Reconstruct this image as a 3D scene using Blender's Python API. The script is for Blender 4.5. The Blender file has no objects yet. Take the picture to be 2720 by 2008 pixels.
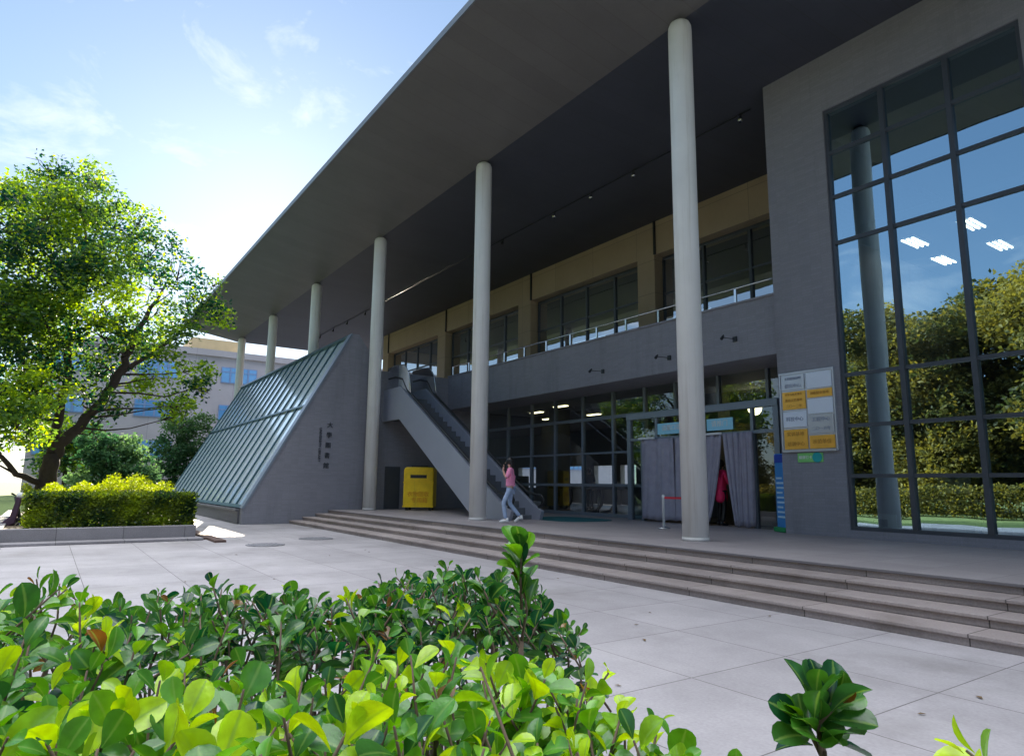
import bpy, bmesh, math, random
import numpy as np
from mathutils import Vector, Matrix
R = math.radians
scn = bpy.context.scene
col = scn.collection
rnd = random.Random(7)

# ------------------------------------------------------------------ camera
cam_d = bpy.data.cameras.new("camera"); cam = bpy.data.objects.new("camera", cam_d); col.objects.link(cam)
cr = Vector((0.568858, 0.822361, 0.011096)); cd = Vector((-0.123948, 0.099062, -0.987332)); cf = Vector((-0.813042, 0.560276, 0.158282))
cam.matrix_world = Matrix(((cr.x, -cd.x, -cf.x, 0), (cr.y, -cd.y, -cf.y, 0), (cr.z, -cd.z, -cf.z, 1.4), (0, 0, 0, 1)))
cam_d.lens = 23.40; cam_d.sensor_width = 36; cam_d.clip_start = .05; cam_d.clip_end = 1500
cam_d.dof.use_dof = False
scn.camera = cam

# ------------------------------------------------------------------ light
SUN = Vector((-2.62, .645, 1.0)).normalized()          # direction towards the sun
elev = math.asin(SUN.z); azim = math.atan2(SUN.x, SUN.y)
w = bpy.data.worlds.new("World"); scn.world = w; w.use_nodes = True
nt = w.node_tree; nt.nodes.clear()
def N(t, ty, **k):
    n = t.nodes.new(ty)
    for a, b in k.items(): setattr(n, a, b)
    return n
sky = N(nt, 'ShaderNodeTexSky', sky_type='NISHITA', sun_disc=False, sun_elevation=elev, sun_rotation=azim, altitude=50, air_density=1.0, dust_density=.24, ozone_density=2.0)
hs = N(nt, 'ShaderNodeMixRGB', blend_type='MULTIPLY'); hs.inputs[0].default_value = 1; hs.inputs[2].default_value = (1.02, 1.17, 1.34, 1)
gm = N(nt, 'ShaderNodeGamma'); gm.inputs[1].default_value = .66
tc = N(nt, 'ShaderNodeTexCoord'); mp = N(nt, 'ShaderNodeMapping'); mp.inputs['Scale'].default_value = (1.6, 2.6, 5.0); mp.inputs['Rotation'].default_value = (0, 0, .6)
nz = N(nt, 'ShaderNodeTexNoise'); nz.inputs['Scale'].default_value = 2.6; nz.inputs['Detail'].default_value = 9; nz.inputs['Roughness'].default_value = .62; nz.inputs['Distortion'].default_value = .5
cr1 = N(nt, 'ShaderNodeValToRGB'); cr1.color_ramp.elements[0].position = .54; cr1.color_ramp.elements[1].position = .84
mx = N(nt, 'ShaderNodeMixRGB'); mx.inputs[2].default_value = (5.2, 5.4, 5.7, 1)
mul = N(nt, 'ShaderNodeMath', operation='MULTIPLY'); mul.inputs[1].default_value = .75
bg = N(nt, 'ShaderNodeBackground'); bg.inputs[1].default_value = .068
out = N(nt, 'ShaderNodeOutputWorld')
# unseen bright cloud added high overhead to lift the shaded paving
sp = N(nt, 'ShaderNodeSeparateXYZ'); n2 = N(nt, 'ShaderNodeTexNoise'); n2.inputs['Scale'].default_value = 3; n2.inputs['Detail'].default_value = 6
ad = N(nt, 'ShaderNodeMath', operation='MULTIPLY_ADD'); ad.inputs[1].default_value = .22
hr = N(nt, 'ShaderNodeMapRange', interpolation_type='SMOOTHSTEP'); hr.inputs['From Min'].default_value = .82; hr.inputs['From Max'].default_value = 1.0
mo = N(nt, 'ShaderNodeMixRGB'); mo.inputs[2].default_value = (20.0, 20.6, 21.6, 1)
L = nt.links.new
L(sky.outputs[0], gm.inputs[0]); L(gm.outputs[0], hs.inputs[1]); L(tc.outputs['Generated'], mp.inputs[0]); L(mp.outputs[0], nz.inputs[0]); L(nz.outputs[0], cr1.inputs[0])
L(cr1.outputs[0], mul.inputs[0]); L(mul.outputs[0], mx.inputs[0]); L(hs.outputs[0], mx.inputs[1])
L(tc.outputs['Generated'], sp.inputs[0]); L(tc.outputs['Generated'], n2.inputs[0]); L(n2.outputs[0], ad.inputs[0]); L(sp.outputs[2], ad.inputs[2]); L(ad.outputs[0], hr.inputs[0])
L(hr.outputs[0], mo.inputs[0]); L(mx.outputs[0], mo.inputs[1]); L(mo.outputs[0], bg.inputs[0]); L(bg.outputs[0], out.inputs[0])
sl = bpy.data.lights.new("sun", 'SUN'); sl.energy = 4.8; sl.angle = R(.53); sl.color = (1, .88, .70)
so = bpy.data.objects.new("sun", sl); col.objects.link(so); so.rotation_euler = SUN.to_track_quat('Z', 'Y').to_euler(); so.location = (-60, 20, 40)
scn.view_settings.view_transform = 'Standard'; scn.view_settings.look = 'None'; scn.view_settings.gamma = 1; scn.view_settings.exposure = 1.94
scn.cycles.max_bounces = 8; scn.cycles.transparent_max_bounces = 12; scn.cycles.sample_clamp_indirect = 6

# ------------------------------------------------------------------ materials
def srgb(*c): return tuple(((x / 12.92) if x <= .04045 else ((x + .055) / 1.055) ** 2.4) for x in [v / 255 for v in c]) + (1,)
def mat(name, color, rough=.7, metal=0, spec=.5, noise=0, nscale=4, bump=0, bscale=60, emit=None, estr=0, coat=0):
    m = bpy.data.materials.new(name); m.use_nodes = True; t = m.node_tree; b = t.nodes['Principled BSDF']
    c = tuple(color[:3]) + (1,)
    b.inputs['Base Color'].default_value = c; b.inputs['Roughness'].default_value = rough; b.inputs['Metallic'].default_value = metal
    b.inputs['Specular IOR Level'].default_value = spec; b.inputs['Coat Weight'].default_value = coat
    g = t.nodes.new('ShaderNodeTexCoord')
    if noise:
        n = t.nodes.new('ShaderNodeTexNoise'); n.inputs['Scale'].default_value = nscale; n.inputs['Detail'].default_value = 8; n.inputs['Roughness'].default_value = .65
        r = t.nodes.new('ShaderNodeMapRange'); r.inputs['From Min'].default_value = .25; r.inputs['From Max'].default_value = .75; r.inputs['To Min'].default_value = 1 - noise; r.inputs['To Max'].default_value = 1 + noise
        x = t.nodes.new('ShaderNodeVectorMath'); x.operation = 'SCALE'; x.inputs[0].default_value = c[:3]
        t.links.new(g.outputs['Object'], n.inputs[0]); t.links.new(n.outputs[0], r.inputs[0]); t.links.new(r.outputs[0], x.inputs['Scale']); t.links.new(x.outputs[0], b.inputs['Base Color'])
    if bump:
        n2 = t.nodes.new('ShaderNodeTexNoise'); n2.inputs['Scale'].default_value = bscale; n2.inputs['Detail'].default_value = 5
        bp = t.nodes.new('ShaderNodeBump'); bp.inputs['Strength'].default_value = bump; bp.inputs['Distance'].default_value = .01
        t.links.new(g.outputs['Object'], n2.inputs[0]); t.links.new(n2.outputs[0], bp.inputs['Height']); t.links.new(bp.outputs[0], b.inputs['Normal'])
    if emit: b.inputs['Emission Color'].default_value = tuple(emit[:3]) + (1,); b.inputs['Emission Strength'].default_value = estr
    return m
def grid_mat(name, color, size, joint, jw, axes='XY', off=(0, 0), noise=.12, tint=.08, rough=.6, bump=.15, bscale=80, spec=.4, stain=.1):
    """stone slabs: per-slab tint, thin joints, speckle, large soft stains; axes picks the object axes of the grid"""
    m = mat(name, color, rough, spec=spec, bump=bump, bscale=bscale); t = m.node_tree; b = t.nodes['Principled BSDF']
    def nd(ty, **k): return N(t, ty, **k)
    lk = t.links.new
    g = nd('ShaderNodeTexCoord'); s = nd('ShaderNodeSeparateXYZ'); lk(g.outputs['Object'], s.inputs[0])
    cells, edges = [], []
    for i, a in enumerate(axes):
        v = s.outputs[a]
        if a == 'H':
            pass
        ad = nd('ShaderNodeMath', operation='ADD'); lk(v, ad.inputs[0]); ad.inputs[1].default_value = -off[i]
        dv = nd('ShaderNodeMath', operation='DIVIDE'); lk(ad.outputs[0], dv.inputs[0]); dv.inputs[1].default_value = size[i]
        fl = nd('ShaderNodeMath', operation='FLOOR'); lk(dv.outputs[0], fl.inputs[0]); cells.append(fl.outputs[0])
        fr = nd('ShaderNodeMath', operation='FRACT'); lk(dv.outputs[0], fr.inputs[0])
        pp = nd('ShaderNodeMath', operation='PINGPONG'); lk(dv.outputs[0], pp.inputs[0]); pp.inputs[1].default_value = .5
        # distance to nearest integer
        lt = nd('ShaderNodeMath', operation='LESS_THAN'); lk(pp.outputs[0], lt.inputs[0]); lt.inputs[1].default_value = jw / size[i]
        edges.append(lt.outputs[0])
    cb = nd('ShaderNodeCombineXYZ'); lk(cells[0], cb.inputs[0]); lk(cells[1], cb.inputs[1])
    wn = nd('ShaderNodeTexWhiteNoise', noise_dimensions='3D'); lk(cb.outputs[0], wn.inputs[0])
    r1 = nd('ShaderNodeMapRange'); lk(wn.outputs[0], r1.inputs[0]); r1.inputs['To Min'].default_value = 1 - tint; r1.inputs['To Max'].default_value = 1 + tint
    n1 = nd('ShaderNodeTexNoise'); n1.inputs['Scale'].default_value = 45; n1.inputs['Detail'].default_value = 6; lk(g.outputs['Object'], n1.inputs[0])
    r2 = nd('ShaderNodeMapRange'); lk(n1.outputs[0], r2.inputs[0]); r2.inputs['From Min'].default_value = .3; r2.inputs['From Max'].default_value = .7; r2.inputs['To Min'].default_value = 1 - noise; r2.inputs['To Max'].default_value = 1 + noise
    n3 = nd('ShaderNodeTexNoise'); n3.inputs['Scale'].default_value = .55; n3.inputs['Detail'].default_value = 7; n3.inputs['Roughness'].default_value = .7; lk(g.outputs['Object'], n3.inputs[0])
    r3 = nd('ShaderNodeMapRange'); lk(n3.outputs[0], r3.inputs[0]); r3.inputs['From Min'].default_value = .3; r3.inputs['From Max'].default_value = .7; r3.inputs['To Min'].default_value = 1 - stain; r3.inputs['To Max'].default_value = 1 + stain
    m1 = nd('ShaderNodeMath', operation='MULTIPLY'); lk(r1.outputs[0], m1.inputs[0]); lk(r2.outputs[0], m1.inputs[1])
    m2 = nd('ShaderNodeMath', operation='MULTIPLY'); lk(m1.outputs[0], m2.inputs[0]); lk(r3.outputs[0], m2.inputs[1])
    sc = nd('ShaderNodeVectorMath', operation='SCALE'); sc.inputs[0].default_value = color[:3]; lk(m2.outputs[0], sc.inputs['Scale'])
    mxe = nd('ShaderNodeMath', operation='MAXIMUM'); lk(edges[0], mxe.inputs[0]); lk(edges[1], mxe.inputs[1])
    mm = nd('ShaderNodeMixRGB'); lk(mxe.outputs[0], mm.inputs[0]); lk(sc.outputs[0], mm.inputs[1]); mm.inputs[2].default_value = tuple(joint[:3]) + (1,)
    lk(mm.outputs[0], b.inputs['Base Color'])
    return m
def glass(name, tint=(.75, .85, .83), refl=.35, rough=.0, rcol=(.9, .95, 1)):
    m = bpy.data.materials.new(name); m.use_nodes = True; t = m.node_tree; t.nodes.clear()
    o = N(t, 'ShaderNodeOutputMaterial'); mx = N(t, 'ShaderNodeMixShader'); tr = N(t, 'ShaderNodeBsdfTransparent'); gl = N(t, 'ShaderNodeBsdfGlossy')
    tr.inputs[0].default_value = tint + (1,); gl.inputs[0].default_value = rcol + (1,); gl.inputs['Roughness'].default_value = rough
    fr = N(t, 'ShaderNodeFresnel'); fr.inputs[0].default_value = 1.5
    ma = N(t, 'ShaderNodeMath', operation='MULTIPLY_ADD'); ma.inputs[1].default_value = 1 - refl; ma.inputs[2].default_value = refl
    # faint waviness of real panes
    g = N(t, 'ShaderNodeTexCoord'); n = N(t, 'ShaderNodeTexNoise'); n.inputs['Scale'].default_value = .9; n.inputs['Detail'].default_value = 1
    bp = N(t, 'ShaderNodeBump'); bp.inputs['Strength'].default_value = .12; bp.inputs['Distance'].default_value = .02
    t.links.new(g.outputs['Object'], n.inputs[0]); t.links.new(n.outputs[0], bp.inputs['Height']); t.links.new(bp.outputs[0], gl.inputs['Normal'])
    t.links.new(fr.outputs[0], ma.inputs[0]); t.links.new(ma.outputs[0], mx.inputs[0]); t.links.new(tr.outputs[0], mx.inputs[1]); t.links.new(gl.outputs[0], mx.inputs[2]); t.links.new(mx.outputs[0], o.inputs[0])
    return m
def leaf_mat(name, dark, light, trans=.5, rough=.35, young=None, spec=.5, rib=False):
    m = bpy.data.materials.new(name); m.use_nodes = True; t = m.node_tree; b = t.nodes['Principled BSDF']; o = t.nodes['Material Output']
    at = N(t, 'ShaderNodeAttribute', attribute_name='tone'); ra = N(t, 'ShaderNodeValToRGB')
    e = ra.color_ramp.elements; e[0].position = 0; e[0].color = tuple(dark) + (1,)
    if rib: e[0].color = (.22, .11, .035, 1); q0 = e.new(.04); q0.color = tuple(dark) + (1,)
    e = sorted(ra.color_ramp.elements, key=lambda k: k.position); e = [e[0], e[-1]]
    e[1].position = .7; e[1].color = tuple(light) + (1,)
    if young: q = ra.color_ramp.elements.new(1.0); q.color = tuple(young) + (1,)
    b.inputs['Roughness'].default_value = rough; b.inputs['Specular IOR Level'].default_value = spec
    src = ra.outputs[0]
    if rib:   # pale midrib and faint mottling
        a2 = N(t, 'ShaderNodeAttribute', attribute_name='rib'); mr = N(t, 'ShaderNodeMapRange'); mr.inputs['From Min'].default_value = .03; mr.inputs['From Max'].default_value = .16; mr.inputs['To Min'].default_value = .55; mr.inputs['To Max'].default_value = 0
        mb_ = N(t, 'ShaderNodeMixRGB'); mb_.inputs[2].default_value = (.22, .36, .08, 1); t.links.new(a2.outputs['Fac'], mr.inputs[0]); t.links.new(mr.outputs[0], mb_.inputs[0])
        g_ = N(t, 'ShaderNodeTexCoord'); nn_ = N(t, 'ShaderNodeTexNoise'); nn_.inputs['Scale'].default_value = 38; nn_.inputs['Detail'].default_value = 5; r_ = N(t, 'ShaderNodeMapRange'); r_.inputs['From Min'].default_value = .3; r_.inputs['From Max'].default_value = .7; r_.inputs['To Min'].default_value = .72; r_.inputs['To Max'].default_value = 1.25
        vm = N(t, 'ShaderNodeVectorMath', operation='SCALE'); t.links.new(g_.outputs['Object'], nn_.inputs[0]); t.links.new(nn_.outputs[0], r_.inputs[0]); t.links.new(ra.outputs[0], vm.inputs[0]); t.links.new(r_.outputs[0], vm.inputs['Scale'])
        t.links.new(vm.outputs[0], mb_.inputs[1]); src = mb_.outputs[0]
        bp = N(t, 'ShaderNodeBump'); bp.inputs['Strength'].default_value = .25; bp.inputs['Distance'].default_value = .002; n5 = N(t, 'ShaderNodeTexNoise'); n5.inputs['Scale'].default_value = 160; t.links.new(g_.outputs['Object'], n5.inputs[0]); t.links.new(n5.outputs[0], bp.inputs['Height']); t.links.new(bp.outputs[0], b.inputs['Normal'])
    tl = N(t, 'ShaderNodeBsdfTranslucent'); mx = N(t, 'ShaderNodeMixShader'); mx.inputs[0].default_value = trans
    hs = N(t, 'ShaderNodeHueSaturation'); hs.inputs['Hue'].default_value = .478; hs.inputs['Saturation'].default_value = 1.15; hs.inputs['Value'].default_value = 1.7
    t.links.new(at.outputs['Fac'], ra.inputs[0]); t.links.new(src, b.inputs['Base Color']); t.links.new(src, hs.inputs['Color']); t.links.new(hs.outputs[0], tl.inputs[0])
    t.links.new(b.outputs[0], mx.inputs[1]); t.links.new(tl.outputs[0], mx.inputs[2]); t.links.new(mx.outputs[0], o.inputs[0])
    return m

M = {}
M['paving'] = grid_mat('paving_slabs', (.355, .335, .35), (1.18, 1.18), (.12, .11, .11), .005, 'XY', (-2.36, 5.27), noise=.09, tint=.07, rough=.62, stain=.20)
M['step'] = grid_mat('step_granite', (.32, .275, .265), (1.62, 20), (.09, .075, .07), .006, 'XY', (.4, -9), noise=.12, tint=.09, rough=.65, stain=.22)
M['terrace'] = grid_mat('terrace_slabs', (.31, .28, .285), (.8, .8), (.15, .14, .15), .004, 'XY', (0, 9.95), noise=.08, tint=.06, rough=.6, stain=.12)
M['wall'] = grid_mat('grey_wall_tiles', (.25, .248, .285), (.24, .06), (.215, .214, .245), .0025, 'XZ', (0, 0), noise=.07, tint=.05, rough=.75, stain=.06)
M['wallY'] = grid_mat('grey_wall_tiles_end', (.25, .248, .285), (.24, .06), (.215, .214, .245), .0025, 'YZ', (0, 0), noise=.07, tint=.05, rough=.75, stain=.06)
M['wallU'] = grid_mat('upper_wall_render', (.40, .31, .22), (2.4, 1.2), (.15, .14, .13), .006, 'XZ', (.1, .95), noise=.05, tint=.04, rough=.8, stain=.08)
M['soffit_shade'] = grid_mat('soffit_panels_in_shade', (.062, .066, .088), (.6, 40), (.055, .055, .06), .006, 'XY', (0, -3), noise=.04, tint=.04, rough=.55, stain=.1)  # shade deep under the roof is put into this darker colour
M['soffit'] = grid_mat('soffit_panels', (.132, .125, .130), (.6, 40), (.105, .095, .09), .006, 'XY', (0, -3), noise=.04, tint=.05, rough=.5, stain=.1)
M['fascia'] = mat('roof_edge_metal', (.16, .18, .20), .45, metal=.3, noise=.05)
M['column'] = mat('column_paint', (.80, .80, .80), .42, noise=.05, nscale=1.6, bump=.05, bscale=30)
def streaks(m, col, amt=.5, sc=(9, 9, .35)):
    t = m.node_tree; b = t.nodes['Principled BSDF']; l = b.inputs['Base Color'].links; src = l[0].from_socket if l else None
    g = N(t, 'ShaderNodeTexCoord'); mp_ = N(t, 'ShaderNodeMapping'); mp_.inputs['Scale'].default_value = sc; n = N(t, 'ShaderNodeTexNoise'); n.inputs['Scale'].default_value = 1; n.inputs['Detail'].default_value = 6; n.inputs['Roughness'].default_value = .7
    r = N(t, 'ShaderNodeMapRange'); r.inputs['From Min'].default_value = .52; r.inputs['From Max'].default_value = .75; r.inputs['To Max'].default_value = amt
    x = N(t, 'ShaderNodeMixRGB'); x.inputs[2].default_value = col + (1,)
    t.links.new(g.outputs['Object'], mp_.inputs[0]); t.links.new(mp_.outputs[0], n.inputs[0]); t.links.new(n.outputs[0], r.inputs[0]); t.links.new(r.outputs[0], x.inputs[0])
    if src: t.links.new(src, x.inputs[1])
    else: x.inputs[1].default_value = b.inputs['Base Color'].default_value
    t.links.new(x.outputs[0], b.inputs['Base Color'])
streaks(M['column'], (.42, .39, .34), .45)
for k_ in ('wall', 'wallY'): streaks(M[k_], (.13, .125, .13), .45, (1.3, 1.3, .16))
streaks(M['step'], (.15, .12, .10), .6, (1.2, 1.2, 1.2)); streaks(M['paving'], (.20, .185, .18), .7, (.6, .6, 1)); streaks(M['paving'], (.46, .44, .44), .35, (.35, .9, 1))
M['base'] = mat('column_base_dirt', (.62, .61, .60), .6, noise=.12, nscale=6)
M['frame'] = mat('dark_window_frame', (.075, .085, .105), .45, metal=.3, noise=.08)
M['frame_l'] = mat('grey_door_frame', (.21, .245, .30), .4, metal=.3, noise=.05)
M['stone'] = mat('dark_plinth_stone', (.11, .105, .115), .55, noise=.2, nscale=12, bump=.2)
M['glassR'] = glass('tall_window_glass', (.66, .78, .72), .58, rcol=(.62, .86, 1))
M['glassG'] = glass('lobby_glass', (.70, .80, .80), .10)
M['glassU'] = glass('upper_window_glass', (.6, .7, .7), .38)
M['glassB'] = glass('balustrade_glass', (.86, .95, .93), .04)
M['white'] = mat('white_paint', (.75, .76, .78), .5)
M['black'] = mat('black_rubber', (.012, .012, .014), .4)
M['darkmetal'] = mat('dark_metal', (.03, .033, .04), .4, metal=.4)
M['steel'] = mat('stainless_steel', (.62, .64, .66), .25, metal=1, noise=.05)
M['escside'] = mat('escalator_side_panel', (.36, .38, .46), .45, metal=.3, noise=.04, nscale=2)
M['tread'] = grid_mat('escalator_tread', (.17, .18, .20), (20, .03), (.05, .05, .055), .006, 'XY', (0, 0), noise=.1, tint=.02, rough=.5)
M['yellow'] = mat('yellow_paint', (.90, .60, .01), .5, noise=.12, nscale=5)
M['orange'] = mat('faded_orange_print', (.72, .30, .01), .6, noise=.2, nscale=9)
M['curtain'] = mat('quilted_curtain', (.36, .34, .42), .85, noise=.15, nscale=4, bump=.3, bscale=12)
M['gold'] = mat('brass_plate', (.86, .46, .08), .3, metal=.5, noise=.12, nscale=6)
M['silver'] = mat('silver_plate', (.52, .54, .60), .25, metal=.35, noise=.05)
M['pskywhite'] = mat('sky_white_plate', (.74, .80, .92), .3)  # pale blue stands for sky mirrored in metal plaques; screens share it
M['ink'] = mat('dark_lettering', (.03, .035, .05), .5)
M['inkred'] = mat('brown_lettering', (.45, .22, .03), .5)
M['green'] = mat('light_green_plate', (.22, .62, .18), .45)
M['teal'] = mat('teal_disc', (.0, .36, .38), .45)
M['mat'] = mat('teal_carpet', (.0, .10, .12), .95, noise=.15, nscale=20)
M['blue'] = mat('blue_print', (.05, .28, .68), .4, noise=.1, nscale=6)
M['cyan'] = mat('cyan_sign', (.32, .70, .90), .35)
M['red'] = mat('red_belt', (.55, .03, .05), .6)
M['lampe'] = mat('lit_tube', (.9, .9, .85), .5, emit=(1, .96, .86), estr=2.2)
M['lampw'] = mat('lit_warm_lamp', (.9, .85, .6), .5, emit=(1, .86, .5), estr=1.2)
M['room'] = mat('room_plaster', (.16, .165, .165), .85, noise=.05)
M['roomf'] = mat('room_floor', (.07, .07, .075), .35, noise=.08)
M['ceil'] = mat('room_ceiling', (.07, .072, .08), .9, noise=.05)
M['teal_glass'] = mat('frosted_teal_glass', (.72, .84, .90), .12, metal=.35, spec=.9, noise=.05, nscale=2, coat=.4)
M['mull'] = mat('teal_mullion', (.045, .10, .12), .35, metal=.3)
M['bark'] = mat('bark', (.05, .035, .032), .9, noise=.35, nscale=9, bump=.8, bscale=18)
M['twig'] = mat('twig', (.11, .075, .05), .85, noise=.3, nscale=30)
M['soil'] = mat('soil', (.10, .075, .05), .95, noise=.3, nscale=8, bump=.6, bscale=30)
M['kerb'] = grid_mat('planter_kerb_stone', (.23, .22, .235), (3, 1.3), (.09, .09, .09), .006, 'XY', (0, .3), noise=.12, tint=.08, rough=.75, stain=.2)
M['grass'] = mat('lawn_grass', (.09, .13, .03), .95, noise=.4, nscale=3, bump=.6, bscale=50)
M['bfar'] = grid_mat('far_building_render', (.36, .34, .37), (3.2, 3.35), (.27, .25, .28), .02, 'YZ', (0, .4), noise=.04, tint=.02, rough=.8)
M['farwin'] = mat('far_window_glass', (.10, .28, .55), .12, spec=.8, noise=.2, nscale=.7)
M['farframe'] = mat('far_window_frame', (.16, .25, .45), .5)
M['ochre'] = mat('ochre_render', (.55, .42, .24), .7, noise=.1, nscale=2)
M['leafo'] = leaf_mat('olive_tree_leaves', (.035, .05, .018), (.22, .20, .045), .4, .6, young=(.20, .17, .04), spec=.2)
M['leaf'] = leaf_mat('tree_leaves', (.008, .042, .026), (.15, .28, .04), .54, .55, young=(.34, .46, .02), spec=.3)
M['leafh'] = leaf_mat('clipped_hedge_leaves', (.03, .075, .02), (.17, .24, .025), .5, .5, young=(.33, .47, .02))
M['leafs'] = leaf_mat('dull_shrub_leaves', (.04, .10, .05), (.11, .21, .08), .4, .8, spec=.15)
M['leaff'] = leaf_mat('foreground_leaves', (.008, .060, .026), (.10, .30, .03), .38, .26, young=(.42, .62, .02), spec=.65, rib=True)

# ------------------------------------------------------------------ mesh helpers
class MB:
    def __init__(s): s.v = []; s.f = []; s.mi = []; s.t = []; s.sm = []
    def add(s, v, f, mi=0, tone=0.5, smooth=False):
        o = len(s.v); s.v += [tuple(p) for p in v]; s.f += [tuple(i + o for i in q) for q in f]; s.mi += [mi] * len(f); s.t += [tone] * len(f); s.sm += [smooth] * len(f)
        return s
    def box(s, x0, x1, y0, y1, z0, z1, mi=0, rot=0, c=None):
        v = [(x, y, z) for z in (z0, z1) for y in (y0, y1) for x in (x0, x1)]
        if rot:
            c = c or ((x0 + x1) / 2, (y0 + y1) / 2); a, b = math.cos(rot), math.sin(rot)
            v = [(c[0] + (x - c[0]) * a - (y - c[1]) * b, c[1] + (x - c[0]) * b + (y - c[1]) * a, z) for x, y, z in v]
        return s.add(v, [(0, 2, 3, 1), (4, 5, 7, 6), (0, 1, 5, 4), (2, 6, 7, 3), (0, 4, 6, 2), (1, 3, 7, 5)], mi)
    def prism(s, poly, axis, a, b, mi=0):
        """poly = 2D points; axis 'x': (y,z) extruded in x; 'y': (x,z); 'z': (x,y)"""
        def P(p, t): return (t, p[0], p[1]) if axis == 'x' else ((p[0], t, p[1]) if axis == 'y' else (p[0], p[1], t))
        n = len(poly); v = [P(p, a) for p in poly] + [P(p, b) for p in poly]
        f = [tuple(range(n))[::-1], tuple(range(n, 2 * n))] + [(i, (i + 1) % n, n + (i + 1) % n, n + i) for i in range(n)]
        return s.add(v, f, mi)
    def tube(s, pts, rad, seg=10, mi=0, caps=True, tone=.5, smooth=True):
        pts = [Vector(p) for p in pts]; rad = rad if hasattr(rad, '__len__') else [rad] * len(pts)
        v = []; f = []; prev = None
        for i, p in enumerate(pts):
            d = (pts[min(i + 1, len(pts) - 1)] - pts[max(i - 1, 0)]).normalized()
            if prev is None: u = d.orthogonal().normalized()
            else: u = (prev - d * prev.dot(d)).normalized()
            prev = u; k = d.cross(u)
            for j in range(seg):
                a = 2 * math.pi * j / seg; v.append(p + (u * math.cos(a) + k * math.sin(a)) * rad[i])
        for i in range(len(pts) - 1):
            for j in range(seg):
                f.append((i * seg + j, i * seg + (j + 1) % seg, (i + 1) * seg + (j + 1) % seg, (i + 1) * seg + j))
        if caps: f.append(tuple(range(seg))[::-1]); f.append(tuple((len(pts) - 1) * seg + j for j in range(seg)))
        return s.add(v, f, mi, tone, smooth)
    def lathe(s, prof, c, seg=24, mi=0, smooth=True):
        v = []; f = []
        for r, z in prof:
            for j in range(seg): a = 2 * math.pi * j / seg; v.append((c[0] + r * math.cos(a), c[1] + r * math.sin(a), z))
        for i in range(len(prof) - 1):
            for j in range(seg): f.append((i * seg + j, i * seg + (j + 1) % seg, (i + 1) * seg + (j + 1) % seg, (i + 1) * seg + j))
        f.append(tuple(range(seg))[::-1]); f.append(tuple((len(prof) - 1) * seg + j for j in range(seg)))
        return s.add(v, f, mi, .5, smooth)
    def build(s, name, mats, parent=None, bevel=0, label=None):
        me = bpy.data.meshes.new(name); me.from_pydata([tuple(p) for p in s.v], [], s.f); 
        for m in (mats if isinstance(mats, (list, tuple)) else [mats]): me.materials.append(M[m] if isinstance(m, str) else m)
        me.polygons.foreach_set('material_index', s.mi); me.polygons.foreach_set('use_smooth', s.sm)
        at = me.attributes.new('tone', 'FLOAT', 'FACE'); at.data.foreach_set('value', s.t)
        me.update(); o = bpy.data.objects.new(name, me); col.objects.link(o)
        if parent is not None: o.parent = parent; o.matrix_parent_inverse = parent_inv(parent)
        if bevel:
            b = o.modifiers.new('bevel', 'BEVEL'); b.width = bevel; b.segments = 2; b.limit_method = 'ANGLE'; b.angle_limit = R(40)
        if label: o['label'] = label
        return o
def parent_inv(p):
    m = Matrix.Translation(p.location) @ p.rotation_euler.to_matrix().to_4x4()
    if p.parent: m = p['_pm'] if '_pm' in p else m
    return m.inverted()
def tag(o, label=None, cat=None, group=None, kind=None):
    if label: o['label'] = label
    if cat: o['category'] = cat
    if group: o['group'] = group
    if kind: o['kind'] = kind
    return o
def thing(name, label, cat, loc=(0, 0, 0), group=None):
    o = bpy.data.objects.new(name, None); o.location = loc; o.empty_display_size = .3; col.objects.link(o); return tag(o, label, cat, group)
def copy_tree(o, parent=None):
    c = o.copy(); col.objects.link(c); c.parent = parent
    for ch in [q for q in o.children]: copy_tree(ch, c)
    return c
def text_mesh(s, size, loc, rotm, depth=.004, align='CENTER'):
    """mesh verts / faces of a piece of text"""
    cu = bpy.data.curves.new('t', 'FONT'); cu.body = s; cu.size = size; cu.extrude = depth; cu.align_x = align; cu.align_y = 'CENTER'; cu.resolution_u = 2
    o = bpy.data.objects.new('t', cu); col.objects.link(o)
    dg = bpy.context.evaluated_depsgraph_get(); me = bpy.data.meshes.new_from_object(o.evaluated_get(dg))
    T = Matrix.Translation(loc) @ rotm
    v = [T @ q.co for q in me.vertices]; f = [tuple(p.vertices) for p in me.polygons]
    bpy.data.objects.remove(o); bpy.data.meshes.remove(me); bpy.data.curves.remove(cu)
    return v, f
ROT_F = Matrix.Rotation(R(90), 4, 'X')                                  # faces -Y, reads left to right along +X
ROT_R = Matrix.Rotation(R(90), 4, 'Z') @ Matrix.Rotation(R(90), 4, 'X')  # faces +X, reads along +Y

T0 = .448
COLX = [-8.2 - 7.45 * i for i in range(6)]; COLY = 9.7
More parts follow.
